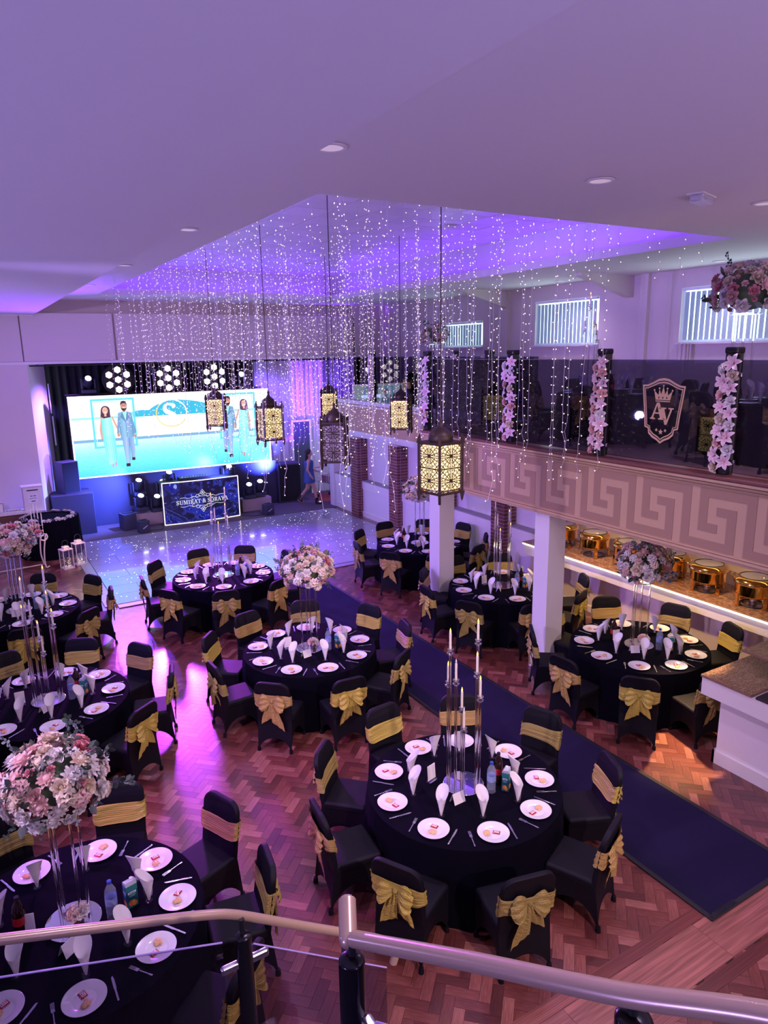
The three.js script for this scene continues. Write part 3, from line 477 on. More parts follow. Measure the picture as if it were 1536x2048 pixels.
function bandGeo(sd, y0, y1) { // crumpled satin wrapped round the back
  return surf(56, 8, (u, v) => { const a = u * TAU, c = Math.cos(a), s = Math.sin(a), sx = Math.sign(c) * Math.pow(Math.abs(c), 0.35) * 0.236, sz = Math.sign(s) * Math.pow(Math.abs(s), 0.45) * 0.037;
    const e0 = y0 + 0.018 * Math.sin(a * 2 + sd) + 0.02 * (vnoise(u * 9 + sd, 3) - 0.5), e1 = y1 + 0.02 * Math.sin(a + sd * 2) + 0.03 * (vnoise(u * 7 + sd, 8) - 0.5), y = lerp(e0, e1, v), fold = 0.012 * (vnoise(u * 14 + sd * 3, v * 5.5 + u * 4) - 0.35) + 0.006 * Math.sin(v * 19 + u * 7 + sd);
    return [sx * (1 + fold * 0.6) + 0.0, y, lean(y) + 0.25 * sx * sx + sz * 1.0 + Math.sign(s) * (0.004 + Math.max(-0.002, fold))]; });
}
function loopGeo(side, sd) { // one pleated bow loop, on the back's outer side (-z)
  return surf(14, 12, (u, v) => { const s = (v - 0.5) * 2, w = 0.018 + 0.088 * Math.sin(Math.min(1, u * 1.12) * PI * 0.60) * (1 - 0.25 * Math.max(0, u - 0.8) / 0.2), pl = 0.011 * Math.cos(s * 3.2 * PI + sd) * Math.min(1, u * 1.6), edge = 0.022 * (vnoise(s * 2 + sd, 2) - 0.5) * u; return [side * (0.012 + 0.15 * u * (1 - 0.13 * s * s) + edge), s * w - 0.035 * u * u + 0.008 * s, -0.028 - 0.042 * Math.sin(u * PI * 0.85) + pl]; });
}
function tailGeo(side, len, sd) {
  return surf(10, 12, (u, v) => { const s = (u - 0.5) * 2, w = 0.022 + 0.058 * Math.pow(v, 0.7), pl = 0.012 * Math.cos(s * 2.6 * PI + sd) * (1 - 0.5 * v); return [side * (0.012 + 0.06 * v) + s * w, -0.01 - len * v - (v > 0.85 ? 0.05 * s * side * (v - 0.85) / 0.15 : 0), -0.03 - 0.03 * v * (1 - v) * 2 + pl + 0.05 * v]; });
}
const SASHES = [0, 1, 2].map((k) => ({ band: bandGeo(k * 3.1 + 1, [0.60, 0.585, 0.61][k], [0.765, 0.75, 0.775][k]), loops: [loopGeo(1, k * 2), loopGeo(-1, k * 2 + 1)], tails: [tailGeo(1, [0.30, 0.34, 0.26][k], k), tailGeo(-1, [0.24, 0.22, 0.33][k], k + 2)], mat: [M.gold1, M.gold2, M.gold3][k] }));
const knotGeo = new THREE.SphereGeometry(0.024, 10, 8).scale(1, 1.15, 0.85).translate(0, 0, -0.035);
function makeChair(k) {
  const t = thing('banquet_chair', 'chair', 'chair');
  obj('backrest', backGeo, M.spandex, t); obj('seat', seatGeo, M.spandex, t); obj('skirt', skirtGeo, M.spandex, t);
  const S = SASHES[k], sash = obj('sash', S.band, S.mat, t), b = new THREE.Group(); b.name = 'bow'; b.position.set(0, 0.69, lean(0.69) - 0.006); b.rotation.x = 0.12; sash.add(b);
  obj('loop', S.loops[0], S.mat, b); obj('loop', S.loops[1], S.mat, b); obj('knot', knotGeo, S.mat, b); obj('tail', S.tails[0], S.mat, b); obj('tail', S.tails[1], S.mat, b);
  scene.remove(t); taken.delete('banquet_chair'); return t;
}
const CHAIRS = [0, 1, 2].map(makeChair);
const SIDES = ['balcony side', 'stair-and-balcony side', 'stair side', 'off-balcony stair side', 'off-balcony side', 'off-balcony stage side', 'stage side', 'stage-and-balcony side'];   // by the angle from +x towards +z
const sideOf = (a) => SIDES[((Math.round(a / (PI / 4)) % 8) + 8) % 8];
const chairTurn = (a) => Math.atan2(-Math.cos(a), -Math.sin(a));          // faces the table centre
// ---------------------------------------------------------------- place settings
const plateGeo = lathe([[0, 0.004], [0.07, 0.004], [0.078, 0.006], [0.092, 0.014], [0.135, 0.021], [0.139, 0.0225], [0.137, 0.0185], [0.092, 0.009], [0.075, 0], [0, 0]], 40);
const glassGeo = lathe([[0, 0.012], [0.026, 0.012], [0.0285, 0.02], [0.036, 0.15], [0.0375, 0.15], [0.0305, 0.006], [0.028, 0], [0, 0]], 22);
function coneNapkin(sd) { return surf(26, 7, (u, v) => { const a = u * TAU * 1.12 + sd, h = 0.185 + 0.105 * Math.pow(0.5 + 0.5 * Math.cos(a - sd - PI), 1.6), y = 0.016 + v * (h - 0.016), r = 0.006 + (y - 0.016) * 0.205 * (y < 0.15 ? 1 : 1 + 2.2 * (y - 0.15)) + 0.0018 * u; return [Math.cos(a) * r, y, Math.sin(a) * r + (y > 0.13 ? 0.10 * (y - 0.13) : 0) * 0]; }); }
const napkinGeos = [coneNapkin(0), coneNapkin(2), coneNapkin(4)];
const forkGeo = (() => { const out = [rbox(0.0085, 0.003, 0.105, 0.0015, 0, 0.004, 0.045, 1), rbox(0.013, 0.003, 0.03, 0.0015, 0, 0.0035, 0.088, 1), box(0.024, 0.0025, 0.028, 0, 0.0035, -0.025)]; for (let i = 0; i < 4; i++) out.push(box(0.0038, 0.0025, 0.05, -0.0102 + i * 0.0068, 0.005, -0.062)); return merge(out); })();
const knifeGeo = (() => { const blade = extrude(flatShape([[-0.008, 0], [0.009, 0], [0.0095, 0.08], [0.004, 0.112], [-0.007, 0.10]]), 0.0018).rotateX(-PI / 2).translate(0, 0.0025, 0.0); return merge([blade, rbox(0.014, 0.006, 0.105, 0.0025, 0, 0.0045, 0.052, 1)]); })();
const packetGeo = (() => { const g = surf(8, 6, (u, v) => { const a = Math.sin(u * PI) * Math.sin(v * PI); return [(u - 0.5) * 0.062, 0.002 + 0.012 * Math.pow(a, 0.6), (v - 0.5) * 0.045]; }); return g; })();
const packetTex = canvasTex(96, 72, (c) => { c.fillStyle = '#b01828'; c.fillRect(0, 0, 96, 72); c.fillStyle = '#f3e6df'; c.fillRect(14, 14, 68, 44); c.fillStyle = '#b01828'; for (const [x, y, w, h] of [[24, 20, 8, 30], [40, 20, 20, 8], [40, 40, 20, 8], [68, 20, 7, 30]]) c.fillRect(x, y, w, h); });
const packetMat = phy([1, 1, 1], 0.25, { map: packetTex, clearcoat: 0.6, side: THREE.DoubleSide });
const snackGeo = (() => { const out = []; for (let i = 0; i < 6; i++) out.push(new THREE.IcosahedronGeometry(0.0125 + 0.003 * (i % 3), 1).scale(1.25, 0.6, 1).translate(0.019 * Math.cos(i * 1.9) * (i ? 1 : 0), 0.009 + 0.003 * (i % 2), 0.017 * Math.sin(i * 1.9) * (i ? 1 : 0))); return merge(out); })();
const wrapGeo = surf(10, 8, (u, v) => { const a = Math.sin(u * PI) * Math.sin(v * PI); return [(u - 0.5) * 0.095, 0.003 + 0.024 * a * (0.8 + 0.4 * vnoise(u * 9, v * 9)), (v - 0.5) * 0.07 * (0.7 + 0.6 * Math.abs(u - 0.5))]; });
const wrapMat = phy([1, 1, 1], 0.06, { transmission: 0.92, thickness: 0, ior: 1.45, side: THREE.DoubleSide });
const proto = {};
function once(key, make) { if (!proto[key]) { proto[key] = make(); return proto[key]; } return null; }
function put(key, make, pos, turn, label, group) { const f = once(key, make); if (f) { f.position.set(...pos); f.rotation.set(0, turn, 0); f.userData.label = label; f.userData.group = group; return f; } return copyOf(proto[key], pos, turn, label, group); }
function setTable(T, key) {
  const [X, Z] = T.p, w = T.where, w2 = w.replace(/^the /, '');
  put('table', () => makeTable(''), [X, 0, Z], rr(0, TAU), 'round black velvet table, ' + w2.replace(' table', ' one'), 'round banquet tables');
  for (let k = 0; k < 9; k++) {
    const deg = T.first + k * 40 + rr(-2.5, 2.5), a = deg * PI / 180, c = Math.cos(a), s = Math.sin(a), turn = chairTurn(a);
    const sd = sideOf(a), rad = T.tuck && T.tuck[k] ? T.tuck[k] : rr(1.13, 1.18);
    if (!(T.skipChair && T.skipChair.includes(k))) {
      const src = CHAIRS[(k * 2 + key.charCodeAt(0)) % 3], ch = copyOf(src, [X + c * rad, X + c * rad > 4.68 && X + c * rad < 6.45 ? 0.0135 : 0, Z + s * rad], turn + rr(-0.10, 0.10), 'gold-sashed black chair on the ' + sd + ' of ' + w, 'chairs at ' + w);
    }
    const pos = (r, side, y = TOP) => [X + c * r - s * side, y, Z + s * r + c * side];       // side: along the rim
    const gp = 'place settings on ' + w;
    put('plate', () => single('dinner_plate', plateGeo, M.china, '', 'plate'), pos(0.735, rr(-0.015, 0.015)), 0, 'white dinner plate on the ' + sd + ' of ' + w, gp);
    const pk = rr(0, TAU), off = 0.042;
    put('packet', () => single('sweet_packet', packetGeo, packetMat, '', 'snack'), [X + c * 0.735 + Math.cos(pk) * off, TOP + 0.006, Z + s * 0.735 + Math.sin(pk) * off], rr(0, TAU), 'red sweet packet on the ' + sd + ' of ' + w, gp);
    put('snack', () => { const t = thing('wrapped_snack', '', 'snack'); obj('biscuits', snackGeo, M.cracker, t); obj('wrapper', wrapGeo, wrapMat, t); return t; }, [X + c * 0.735 - Math.cos(pk) * off, TOP + 0.006, Z + s * 0.735 - Math.sin(pk) * off], rr(0, TAU), 'wrapped golden biscuits on the ' + sd + ' of ' + w, gp);
    const gs = rr(-0.07, 0.07), gr = rr(0.50, 0.55);
    put('glass', () => single('tumbler', glassGeo, M.glass, '', 'glass'), pos(gr, gs), 0, 'clear tumbler on the ' + sd + ' of ' + w, gp);
    put('napkin' + (k % 3), () => single('napkin', napkinGeos[k % 3], M.napkin, '', 'napkin'), pos(gr, gs), (k % 3) * 2 - a + rr(-0.35, 0.35), 'white napkin cone on the ' + sd + ' of ' + w, gp);
    put('fork', () => single('fork', forkGeo, M.steel, '', 'fork'), pos(0.745, 0.185), turn + PI + rr(-0.15, 0.15), 'steel fork on the ' + sd + ' of ' + w, gp);
    put('knife', () => single('knife', knifeGeo, M.steel, '', 'knife'), pos(0.745, -0.185), turn + PI + rr(-0.15, 0.15), 'steel knife on the ' + sd + ' of ' + w, gp);
  }
  // drinks and cards round the centrepiece
  const g2 = 'things round the table centrepieces', D = (dx, dz) => [X + dx, TOP, Z + dz];
  const camA = Math.atan2(0 - Z, 0 - X), cc = Math.cos(camA), cs = Math.sin(camA), rel = (f, r) => D(cc * f - cs * -r, cs * f + cc * -r);   // f: towards the stairs, r: across
  put('water', makeWater, rel(0.10, 0.26), rr(0, TAU), 'clear water bottle with blue cap on ' + w, g2);
  if (T !== TABLES.c) put('cola', makeCola, rel(-0.06, T.kind === 'flowers' ? -0.34 : 0.33), rr(0, TAU), 'dark cola bottle with red band on ' + w, g2);
  put('carton', makeCarton, rel(0.04, 0.40), rr(0.2, 1.0), 'teal fruit juice carton on ' + w, g2);
  put('sign', makeSign, rel(-0.02, -0.30), rr(-0.3, 0.3), 'white table number board in an acrylic stand on ' + w, g2);
  put('card', makeTentCard, rel(0.27, -0.05), rr(-0.5, 0.9), 'small folded cream card on ' + w, g2);
}
function makeWater() {
  const t = thing('water_bottle', '', 'bottle');
  obj('body', lathe([[0, 0], [0.036, 0], [0.042, 0.012], [0.040, 0.05], [0.043, 0.06], [0.040, 0.09], [0.043, 0.10], [0.041, 0.17], [0.043, 0.20], [0.040, 0.235], [0.024, 0.27], [0.014, 0.285], [0.014, 0.295], [0, 0.295]], 20), M.water, t);
  obj('label', lathe([[0.0425, 0.125], [0.0425, 0.185]], 20), phy([0.30, 0.38, 0.70], 0.35, { side: THREE.DoubleSide }), t); obj('cap', cyl(0.0165, 0.0165, 0.022, 14, 0, 0.304, 0), M.capBlue, t); return t;
}
function makeCola() {
  const t = thing('cola_bottle', '', 'bottle');
  obj('body', lathe([[0, 0], [0.038, 0], [0.046, 0.016], [0.044, 0.09], [0.046, 0.12], [0.044, 0.20], [0.034, 0.245], [0.016, 0.28], [0.015, 0.295], [0, 0.295]], 20), M.cola, t);
  obj('label', lathe([[0.0468, 0.10], [0.0468, 0.165]], 20), phy([0.5, 0.02, 0.03], 0.35, { side: THREE.DoubleSide }), t); obj('cap', cyl(0.017, 0.017, 0.022, 14, 0, 0.304, 0), M.black, t); return t;
}
const cartonTex = canvasTex(128, 256, (c) => { c.fillStyle = '#1d5b66'; c.fillRect(0, 0, 128, 256); c.fillStyle = '#2f8a86'; c.fillRect(0, 0, 128, 60); c.fillStyle = '#e8f2ef'; c.fillRect(18, 70, 92, 26); c.fillStyle = '#16424f'; c.font = 'bold 24px sans-serif'; c.textAlign = 'center'; c.fillText('Nappi', 64, 91); c.fillStyle = '#8fd0cf'; c.fillRect(26, 108, 76, 7); c.fillRect(34, 122, 60, 6); for (const [x, y, r, k] of [[52, 200, 34, '#e0673f'], [88, 214, 28, '#e99a3c'], [74, 190, 20, '#f0c35a']]) { c.fillStyle = k; c.beginPath(); c.arc(x, y, r, 0, 7); c.fill(); } });
function makeCarton() { const t = thing('juice_carton', '', 'carton'); obj('box', rbox(0.088, 0.19, 0.066, 0.004, 0, 0.095, 0), std([1, 1, 1], 0.4, { map: cartonTex }), t); obj('gable', extrude(flatShape([[-0.033, 0], [0.033, 0], [0.02, 0.022], [-0.026, 0.030]]), 0.086).rotateY(PI / 2).translate(-0.043, 0.19, 0), std([0.55, 0.6, 0.62], 0.4), t); obj('cap', cyl(0.014, 0.014, 0.014, 12, 0.016, 0.222, 0), M.card, t); return t; }
function makeSign() { const t = thing('table_sign', '', 'sign'); obj('card', rbox(0.105, 0.15, 0.006, 0.002, 0, 0.095, 0, 1).rotateX(-0.08), M.card, t); obj('stand', rbox(0.11, 0.022, 0.045, 0.008, 0, 0.011, 0, 2), M.acrylic, t); return t; }
function makeTentCard() { const t = thing('name_card', '', 'card'); const g = box(0.125, 0.10, 0.0015, 0, 0.05, 0); obj('front', g.clone().rotateX(-0.38).translate(0, 0, 0.038), M.card, t); obj('back', g.clone().rotateX(0.38).translate(0, 0, -0.038), M.card, t); return t; }
const baseGeo = lathe([[0, 0.014], [0.19, 0.014], [0.196, 0.008], [0.194, 0], [0, 0]], 48);
const cupGeo = lathe([[0, 0], [0.014, 0], [0.016, 0.006], [0.033, 0.016], [0.033, 0.022], [0.013, 0.032], [0.013, 0.040], [0.031, 0.052], [0.031, 0.058], [0.015, 0.062], [0, 0.062]], 16);
const candleGeo = lathe([[0, 0], [0.0115, 0], [0.0112, 0.17], [0.006, 0.175], [0, 0.175]], 14), flameGeo = lathe([[0, 0], [0.0085, 0.010], [0.0075, 0.020], [0.002, 0.040], [0, 0.046]], 10);
function makeCandelabra(label, pos, turn, scale = 1, on = true) {
  const t = thing('candelabra', label, 'candelabra', pos, turn, 'crystal candle stands');
  obj('base', baseGeo, M.mirror, t);
  [[-0.13, 0.02, 1.32], [-0.075, 0.10, 1.06], [0.12, -0.03, 1.40], [0.115, 0.06, 1.12], [-0.15, -0.06, 0.96], [0.145, 0.09, 0.90], [-0.02, 0.13, 0.80], [0.0, 0.165, 0.62]].forEach(([x, z, h], k) => {
    const r = obj('rod', cyl(0.0125, 0.0125, h, 12, 0, h / 2 + 0.012, 0), M.acrylic, t, [x, 0, z]); obj('candle_cup', cupGeo, M.acrylic, r, [0, h + 0.012, 0]);
    const c = obj('candle', candleGeo, M.cream, t, [x, h + 0.058, z]); obj('flame', flameGeo, on && k !== 7 && k !== 1 ? M.flame : M.flameOff, c, [0, 0.172, 0]);
  });
  t.scale.setScalar(scale); return t;
}
function makeFlowerStand(label, pos, turn, nFl = 86, nLeaf = 60, rodH = 0.92) {
  const t = thing('flower_centrepiece', label, 'flowers', pos, turn, 'tall flower centrepieces');
  obj('base', baseGeo, M.mirror, t);
  for (const [x, z] of [[-0.10, -0.05], [0.0, 0.10], [0.11, -0.04], [0.0, -0.11]]) { obj('rod', cyl(0.011, 0.011, rodH, 10, x, rodH / 2 + 0.012, z), M.acrylic, t); obj('rod_collar', cyl(0.017, 0.019, 0.03, 12, x, 0.028, z), M.chrome, t); }
  obj('top_plate', cyl(0.15, 0.15, 0.012, 32, 0, rodH + 0.016, 0), M.acrylic, t);
  flowerDome(t, rodH + 0.23, 0.37, 0.29, nFl, nLeaf, 0.84); return t;
}
function makePosy(label, pos) { const t = thing('flower_posy', label, 'flowers', pos, 0, 'small posies below the flower stands'); obj('vase', lathe([[0, 0], [0.035, 0], [0.045, 0.03], [0.038, 0.065], [0, 0.065]], 16), std([0.10, 0.06, 0.06], 0.2), t); for (let i = 0; i < 9; i++) { const a = i * 2.4, r = i ? 0.6 : 0; place('rose', i % 2 ? G.rose : G.roseS, [M.petW, M.petB, M.petC][i % 3], t, [Math.cos(a) * 0.05 * r, 0.085 + 0.03 * (1 - r), Math.sin(a) * 0.05 * r], [Math.cos(a) * r, 0.7, Math.sin(a) * r], i, 0.95); } for (let i = 0; i < 6; i++) place('leaf', G.leaf, M.leafGrey, t, [0, 0.07, 0], [Math.cos(i * 1.1), 0.5, Math.sin(i * 1.1)], i, 1); return t; }
for (const [key, T] of Object.entries(TABLES)) {
  setTable(T, key);
  const p = [T.p[0], TOP, T.p[1]], tw = T.where;
  if (T.kind === 'candles') makeCandelabra('eight-candle crystal stand on ' + tw, p, Math.atan2(-T.p[0], -T.p[1]) + rr(-0.2, 0.2));
  else { makeFlowerStand('tall white and pink flower arrangement on ' + tw, p, rr(0, TAU)); makePosy('small posy of roses on ' + tw, [p[0] + 0.03, TOP + 0.014, p[2] + 0.05]); }
}
// ---------------------------------------------------------------- lanterns and fairy lights
const fretTile = (() => { // one square of the pierced ironwork, side 1, in the xy plane
  const out = [], B = (x0, y0, x1, y1, r = 0.016) => out.push(bar([x0, y0, 0], [x1, y1, 0], r, 4)), P = (r, a) => [Math.cos(a) * r, Math.sin(a) * r];
  for (const s of [-1, 1]) { B(s * 0.04, 0.1, s * 0.04, 0.5); B(s * 0.04, -0.1, s * 0.04, -0.5); B(0.1, s * 0.035, 0.5, s * 0.035); B(-0.1, s * 0.035, -0.5, s * 0.035); B(s * 0.5, -0.5, s * 0.5, 0.5, 0.025); B(-0.5, s * 0.5, 0.5, s * 0.5, 0.025); }
  out.push(box(0.15, 0.15, 0.03));
  for (let q = 0; q < 4; q++) {
    const o = q * PI / 2;
    for (const d of [22, 45, 68]) { const a = o + d * PI / 180, p0 = P(0.09, a), p1 = P(d === 45 ? 0.62 : 0.50, a); B(...p0, ...p1, 0.017); }
    for (const [r, w] of [[0.25, 0.06], [0.40, 0.07], [0.53, 0.06]]) for (const d0 of [6, 24, 47, 66]) { const a0 = o + d0 * PI / 180, a1 = o + (d0 + 18) * PI / 180, m = (a0 + a1) / 2, p0 = P(r, a0), pm = P(r + w, m), p1 = P(r, a1); if (Math.max(Math.abs(pm[0]), Math.abs(pm[1])) > 0.5) continue; B(...p0, ...pm, 0.014); B(...pm, ...p1, 0.014); }
    for (const [u, v] of [[0.46, 0.36], [0.36, 0.46], [0.47, 0.47], [0.40, 0.40]]) { const c = Math.cos(o), s = Math.sin(o); B((u - 0.05) * c - v * s, (u - 0.05) * s + v * c, (u + 0.03) * c - (v - 0.04) * s, (u + 0.03) * s + (v - 0.04) * c, 0.013); }
  }
  return merge(out);
})();
const LS = 0.35, LB = 0.56;                                             // lantern side and body height
const fretPanel = merge([fretTile.clone().scale(LS - 0.03, LB / 2, 0.25).translate(0, LB * 0.25, 0), fretTile.clone().scale(LS - 0.03, LB / 2, 0.25).translate(0, LB * 0.75, 0)]);
const lanternDome = lathe([[0.135, 0], [0.142, 0.03], [0.135, 0.075], [0.105, 0.115], [0.06, 0.145], [0.03, 0.175], [0.016, 0.21], [0.016, 0.225], [0.022, 0.24], [0.012, 0.26], [0.0, 0.275]], 24);
const lanternPost = merge([box(0.028, LB, 0.028, 0, LB / 2, 0), extrude(flatShape([[-0.03, 0], [0.03, 0], [0.012, -0.09], [-0.004, -0.12], [-0.014, -0.09]]), 0.03).translate(0, 0.005, -0.015), extrude(flatShape([[-0.028, 0], [0.028, 0], [0.004, 0.085], [-0.014, 0.11]]), 0.03).translate(0, LB - 0.005, -0.015)]);
const lanternRim = merge([box(LS, 0.03, 0.02, 0, 0, LS / 2), box(LS, 0.03, 0.02, 0, 0, -LS / 2), box(0.02, 0.03, LS, LS / 2, 0, 0), box(0.02, 0.03, LS, -LS / 2, 0, 0)]);
const linerGeo = merge([0, 1, 2, 3].map((k) => box(LS - 0.045, 0.49, 0.004, 0, LB / 2, LS / 2 - 0.018).rotateY(k * PI / 2)));
function lantern(x, y, z, turn, on, label) {
  const t = thing('hanging_lantern', label, 'lantern', [x, y, z], turn, 'pierced iron lanterns hanging in the hall');
  const h = LS / 2, lm = on ? M.liner : M.linerOff;
  for (const [a, b] of [[h, h], [-h, h], [-h, -h], [h, -h]]) obj('corner_post', lanternPost, M.lanternIron, t, [a, 0, b], [0, Math.atan2(-b, a), 0]);
  for (let k = 0; k < 4; k++) { const q = k * PI / 2; obj('fret_panel', fretPanel, M.lanternIron, t, [Math.sin(q) * h, 0, Math.cos(q) * h], [0, q, 0]); }
  obj('glass_liner', linerGeo, lm, t);
  obj('rim', lanternRim, M.lanternIron, t, [0, 0, 0]); obj('rim', lanternRim, M.lanternIron, t, [0, LB, 0]); obj('roof_plate', box(LS - 0.01, 0.012, LS - 0.01, 0, LB + 0.008, 0), M.lanternIron, t);
  obj('dome', lanternDome, M.lanternIron, t, [0, LB + 0.014, 0]); obj('chain', bar([0, LB + 0.28, 0], [0, 6.86 - y, 0], 0.006, 5), M.lanternIron, t);
  if (on) point(WARM, 1.6, [x, y + LB / 2, z], 3);
}
lantern(4.57, 3.22, -6.48, 0.13, true, 'large lit pierced lantern hanging before the corner column');
lantern(4.57, 3.24, -9.15, -0.61, false, 'unlit pierced lantern hanging beside the lit one');
lantern(4.56, 3.31, -11.66, 0.02, true, 'lit pierced lantern hanging past the screen corner');
lantern(4.56, 3.31, -14.7, -0.45, true, 'small lit pierced lantern hanging before the screen');
lantern(7.28, 3.31, -11.66, -0.75, true, 'lit pierced lantern hanging before the plain balcony front');
lantern(7.28, 3.31, -14.8, -0.5, true, 'lit pierced lantern hanging before the pale stage drape');

function strandGeo(L, sd) {
  const wires = [], bulbs = []; let p = [0, 0, 0]; const n = Math.round(L / 0.115);
  for (let i = 1; i <= n; i++) {
    const tail = i > n - 5 ? 0.035 : 0.007, q = [clamp(p[0] + (hash(i, sd) - 0.5) * 2 * tail, -0.07, 0.07), -L * i / n, clamp(p[2] + (hash(i, sd + 40) - 0.5) * 2 * tail, -0.07, 0.07)];
    wires.push(bar(p, q, 0.0022, 3)); const a = hash(i, sd + 9) * TAU, e = [q[0] + Math.cos(a) * 0.028, q[1] - 0.004 + 0.02 * (hash(i, sd + 3) - 0.5), q[2] + Math.sin(a) * 0.028];
    wires.push(bar(q, e, 0.0022, 3)); bulbs.push(new THREE.OctahedronGeometry(0.0076, 0).scale(1, 1.2, 1).translate(...e)); p = q;
  }
  return { w: merge(wires), b: merge(bulbs) };
}
{
  const long = [0, 1, 2, 3, 4, 5].map((k) => strandGeo([3.75, 3.6, 3.9, 3.68, 3.82, 3.5][k], k * 17 + 3)), short = [0, 1].map((k) => strandGeo([0.95, 1.15][k], k * 29 + 5));
  const protoS = (G2, lab) => { const t = thing('fairy_light_strand', lab, 'fairy lights', [0, 0, 0], 0, 'fairy light strands hanging from the coffer'); obj('wire', G2.w, M.wire, t); obj('bulbs', G2.b, M.bulb, t).userData.kind = 'stuff'; scene.remove(t); taken.delete('fairy_light_strand'); return t; };
  const A = long.map((g) => protoS(g, 'long strand of warm fairy lights hanging from the violet coffer')), B = short.map((g) => protoS(g, 'short strand of warm fairy lights above the near balcony'));
  const blocked = [[4.57, -6.48], [4.57, -9.15], [4.56, -11.66], [4.56, -14.7], [7.28, -11.66], [7.28, -14.8]];
  let n = 0;
  for (let z = -18.1; z < -6.2; z += 0.53) for (let x = 3.2; x < 9.1; x += 0.52) {
    const X = x + rr(-0.14, 0.14), Z = z + rr(-0.16, 0.16); if (blocked.some(([a, b]) => Math.hypot(a - X, b - Z) < 0.32)) continue;
    const over = X > 6.78 && Z > -10.8; if (Z > -9.5 && rnd() < 0.25) continue;
    if (over && (rnd() < 0.45)) continue;
    if (X > 9.0) continue;
    const s = over ? B[n % 2] : A[(n * 5) % 6]; n++;
    copyOf(s, [X, 6.865, Z], rr(0, TAU));
  }
  for (let z = -10.2; z < -6.0; z += 0.34) copyOf(A[n++ % 6], [6.80 + rr(-0.04, 0.06), 6.865, Math.min(-6.25, z + rr(-0.1, 0.1))], rr(0, TAU), 'long strand of warm fairy lights hanging before the Greek key balcony');
}
// ---------------------------------------------------------------- stage
{
  const d = thing('stage_curtain', 'black pleated curtain hung across the back of the stage', 'curtain');
  obj('cloth', surf(160, 2, (u, v) => [1.9 + u * 6.4, 4.55 * v, -22.2 + 0.05 * Math.sin(u * 190) + 0.03 * Math.sin(u * 83)]), std([0.010, 0.010, 0.018], 0.85, { side: THREE.DoubleSide }), d);
  const w = thing('pale_drape', 'pale pleated drape hung beside the screen', 'curtain');
  obj('cloth', surf(90, 2, (u, v) => [8.15 + u * 2.7, 4.55 * v, -22.05 + 0.03 * Math.sin(u * 100) + 0.015 * Math.sin(u * 43)]), std([0.62, 0.58, 0.66], 0.8, { side: THREE.DoubleSide }), w);
  const e = thing('curtain_edge_strip', 'thin white strip lights up the curtain edge', 'light strip');
  for (const y of [3.65, 2.75]) obj('tube', rbox(0.035, 0.82, 0.035, 0.012, 2.06 - (y - 2.7) * 0.02, y, -21.7), std([0.7, 0.7, 0.75], 0.4), e);
  single('stage_riser', rbox(6.2, 1.42, 1.0, 0.02, 5.3, 0.71, -21.62), M.stageBlue, 'black riser under the big screen', 'riser');
  single('curtained_plinth', merge([rbox(1.05, 1.14, 0.9, 0.02, 2.18, 0.57, -20.72), rbox(0.4, 1.1, 0.4, 0.02, 1.95, 0.55, -20.5)]), M.stageBlue, 'black plinth under the loudspeaker at the stage corner', 'plinth');
  const s = thing('loudspeaker', 'black loudspeaker on the corner plinth', 'loudspeaker', [2.16, 1.14, -20.75], 0.35); obj('cabinet', rbox(0.46, 0.86, 0.42, 0.02, 0, 0.43, 0), M.stageBlue, s); obj('grille', rbox(0.42, 0.82, 0.01, 0.005, 0, 0.43, 0.212, 1), M.blackRough, s);
  const s2 = thing('subwoofer', 'tall black speaker cabinet before the pale drape', 'loudspeaker', [8.8, 0.006, -21.2], -0.1); obj('cabinet', rbox(0.78, 1.28, 0.6, 0.02, 0, 0.64, 0), M.stageBlue, s2); obj('grille', rbox(0.7, 1.18, 0.01, 0.005, 0, 0.64, 0.302, 1), M.blackRough, s2);
}
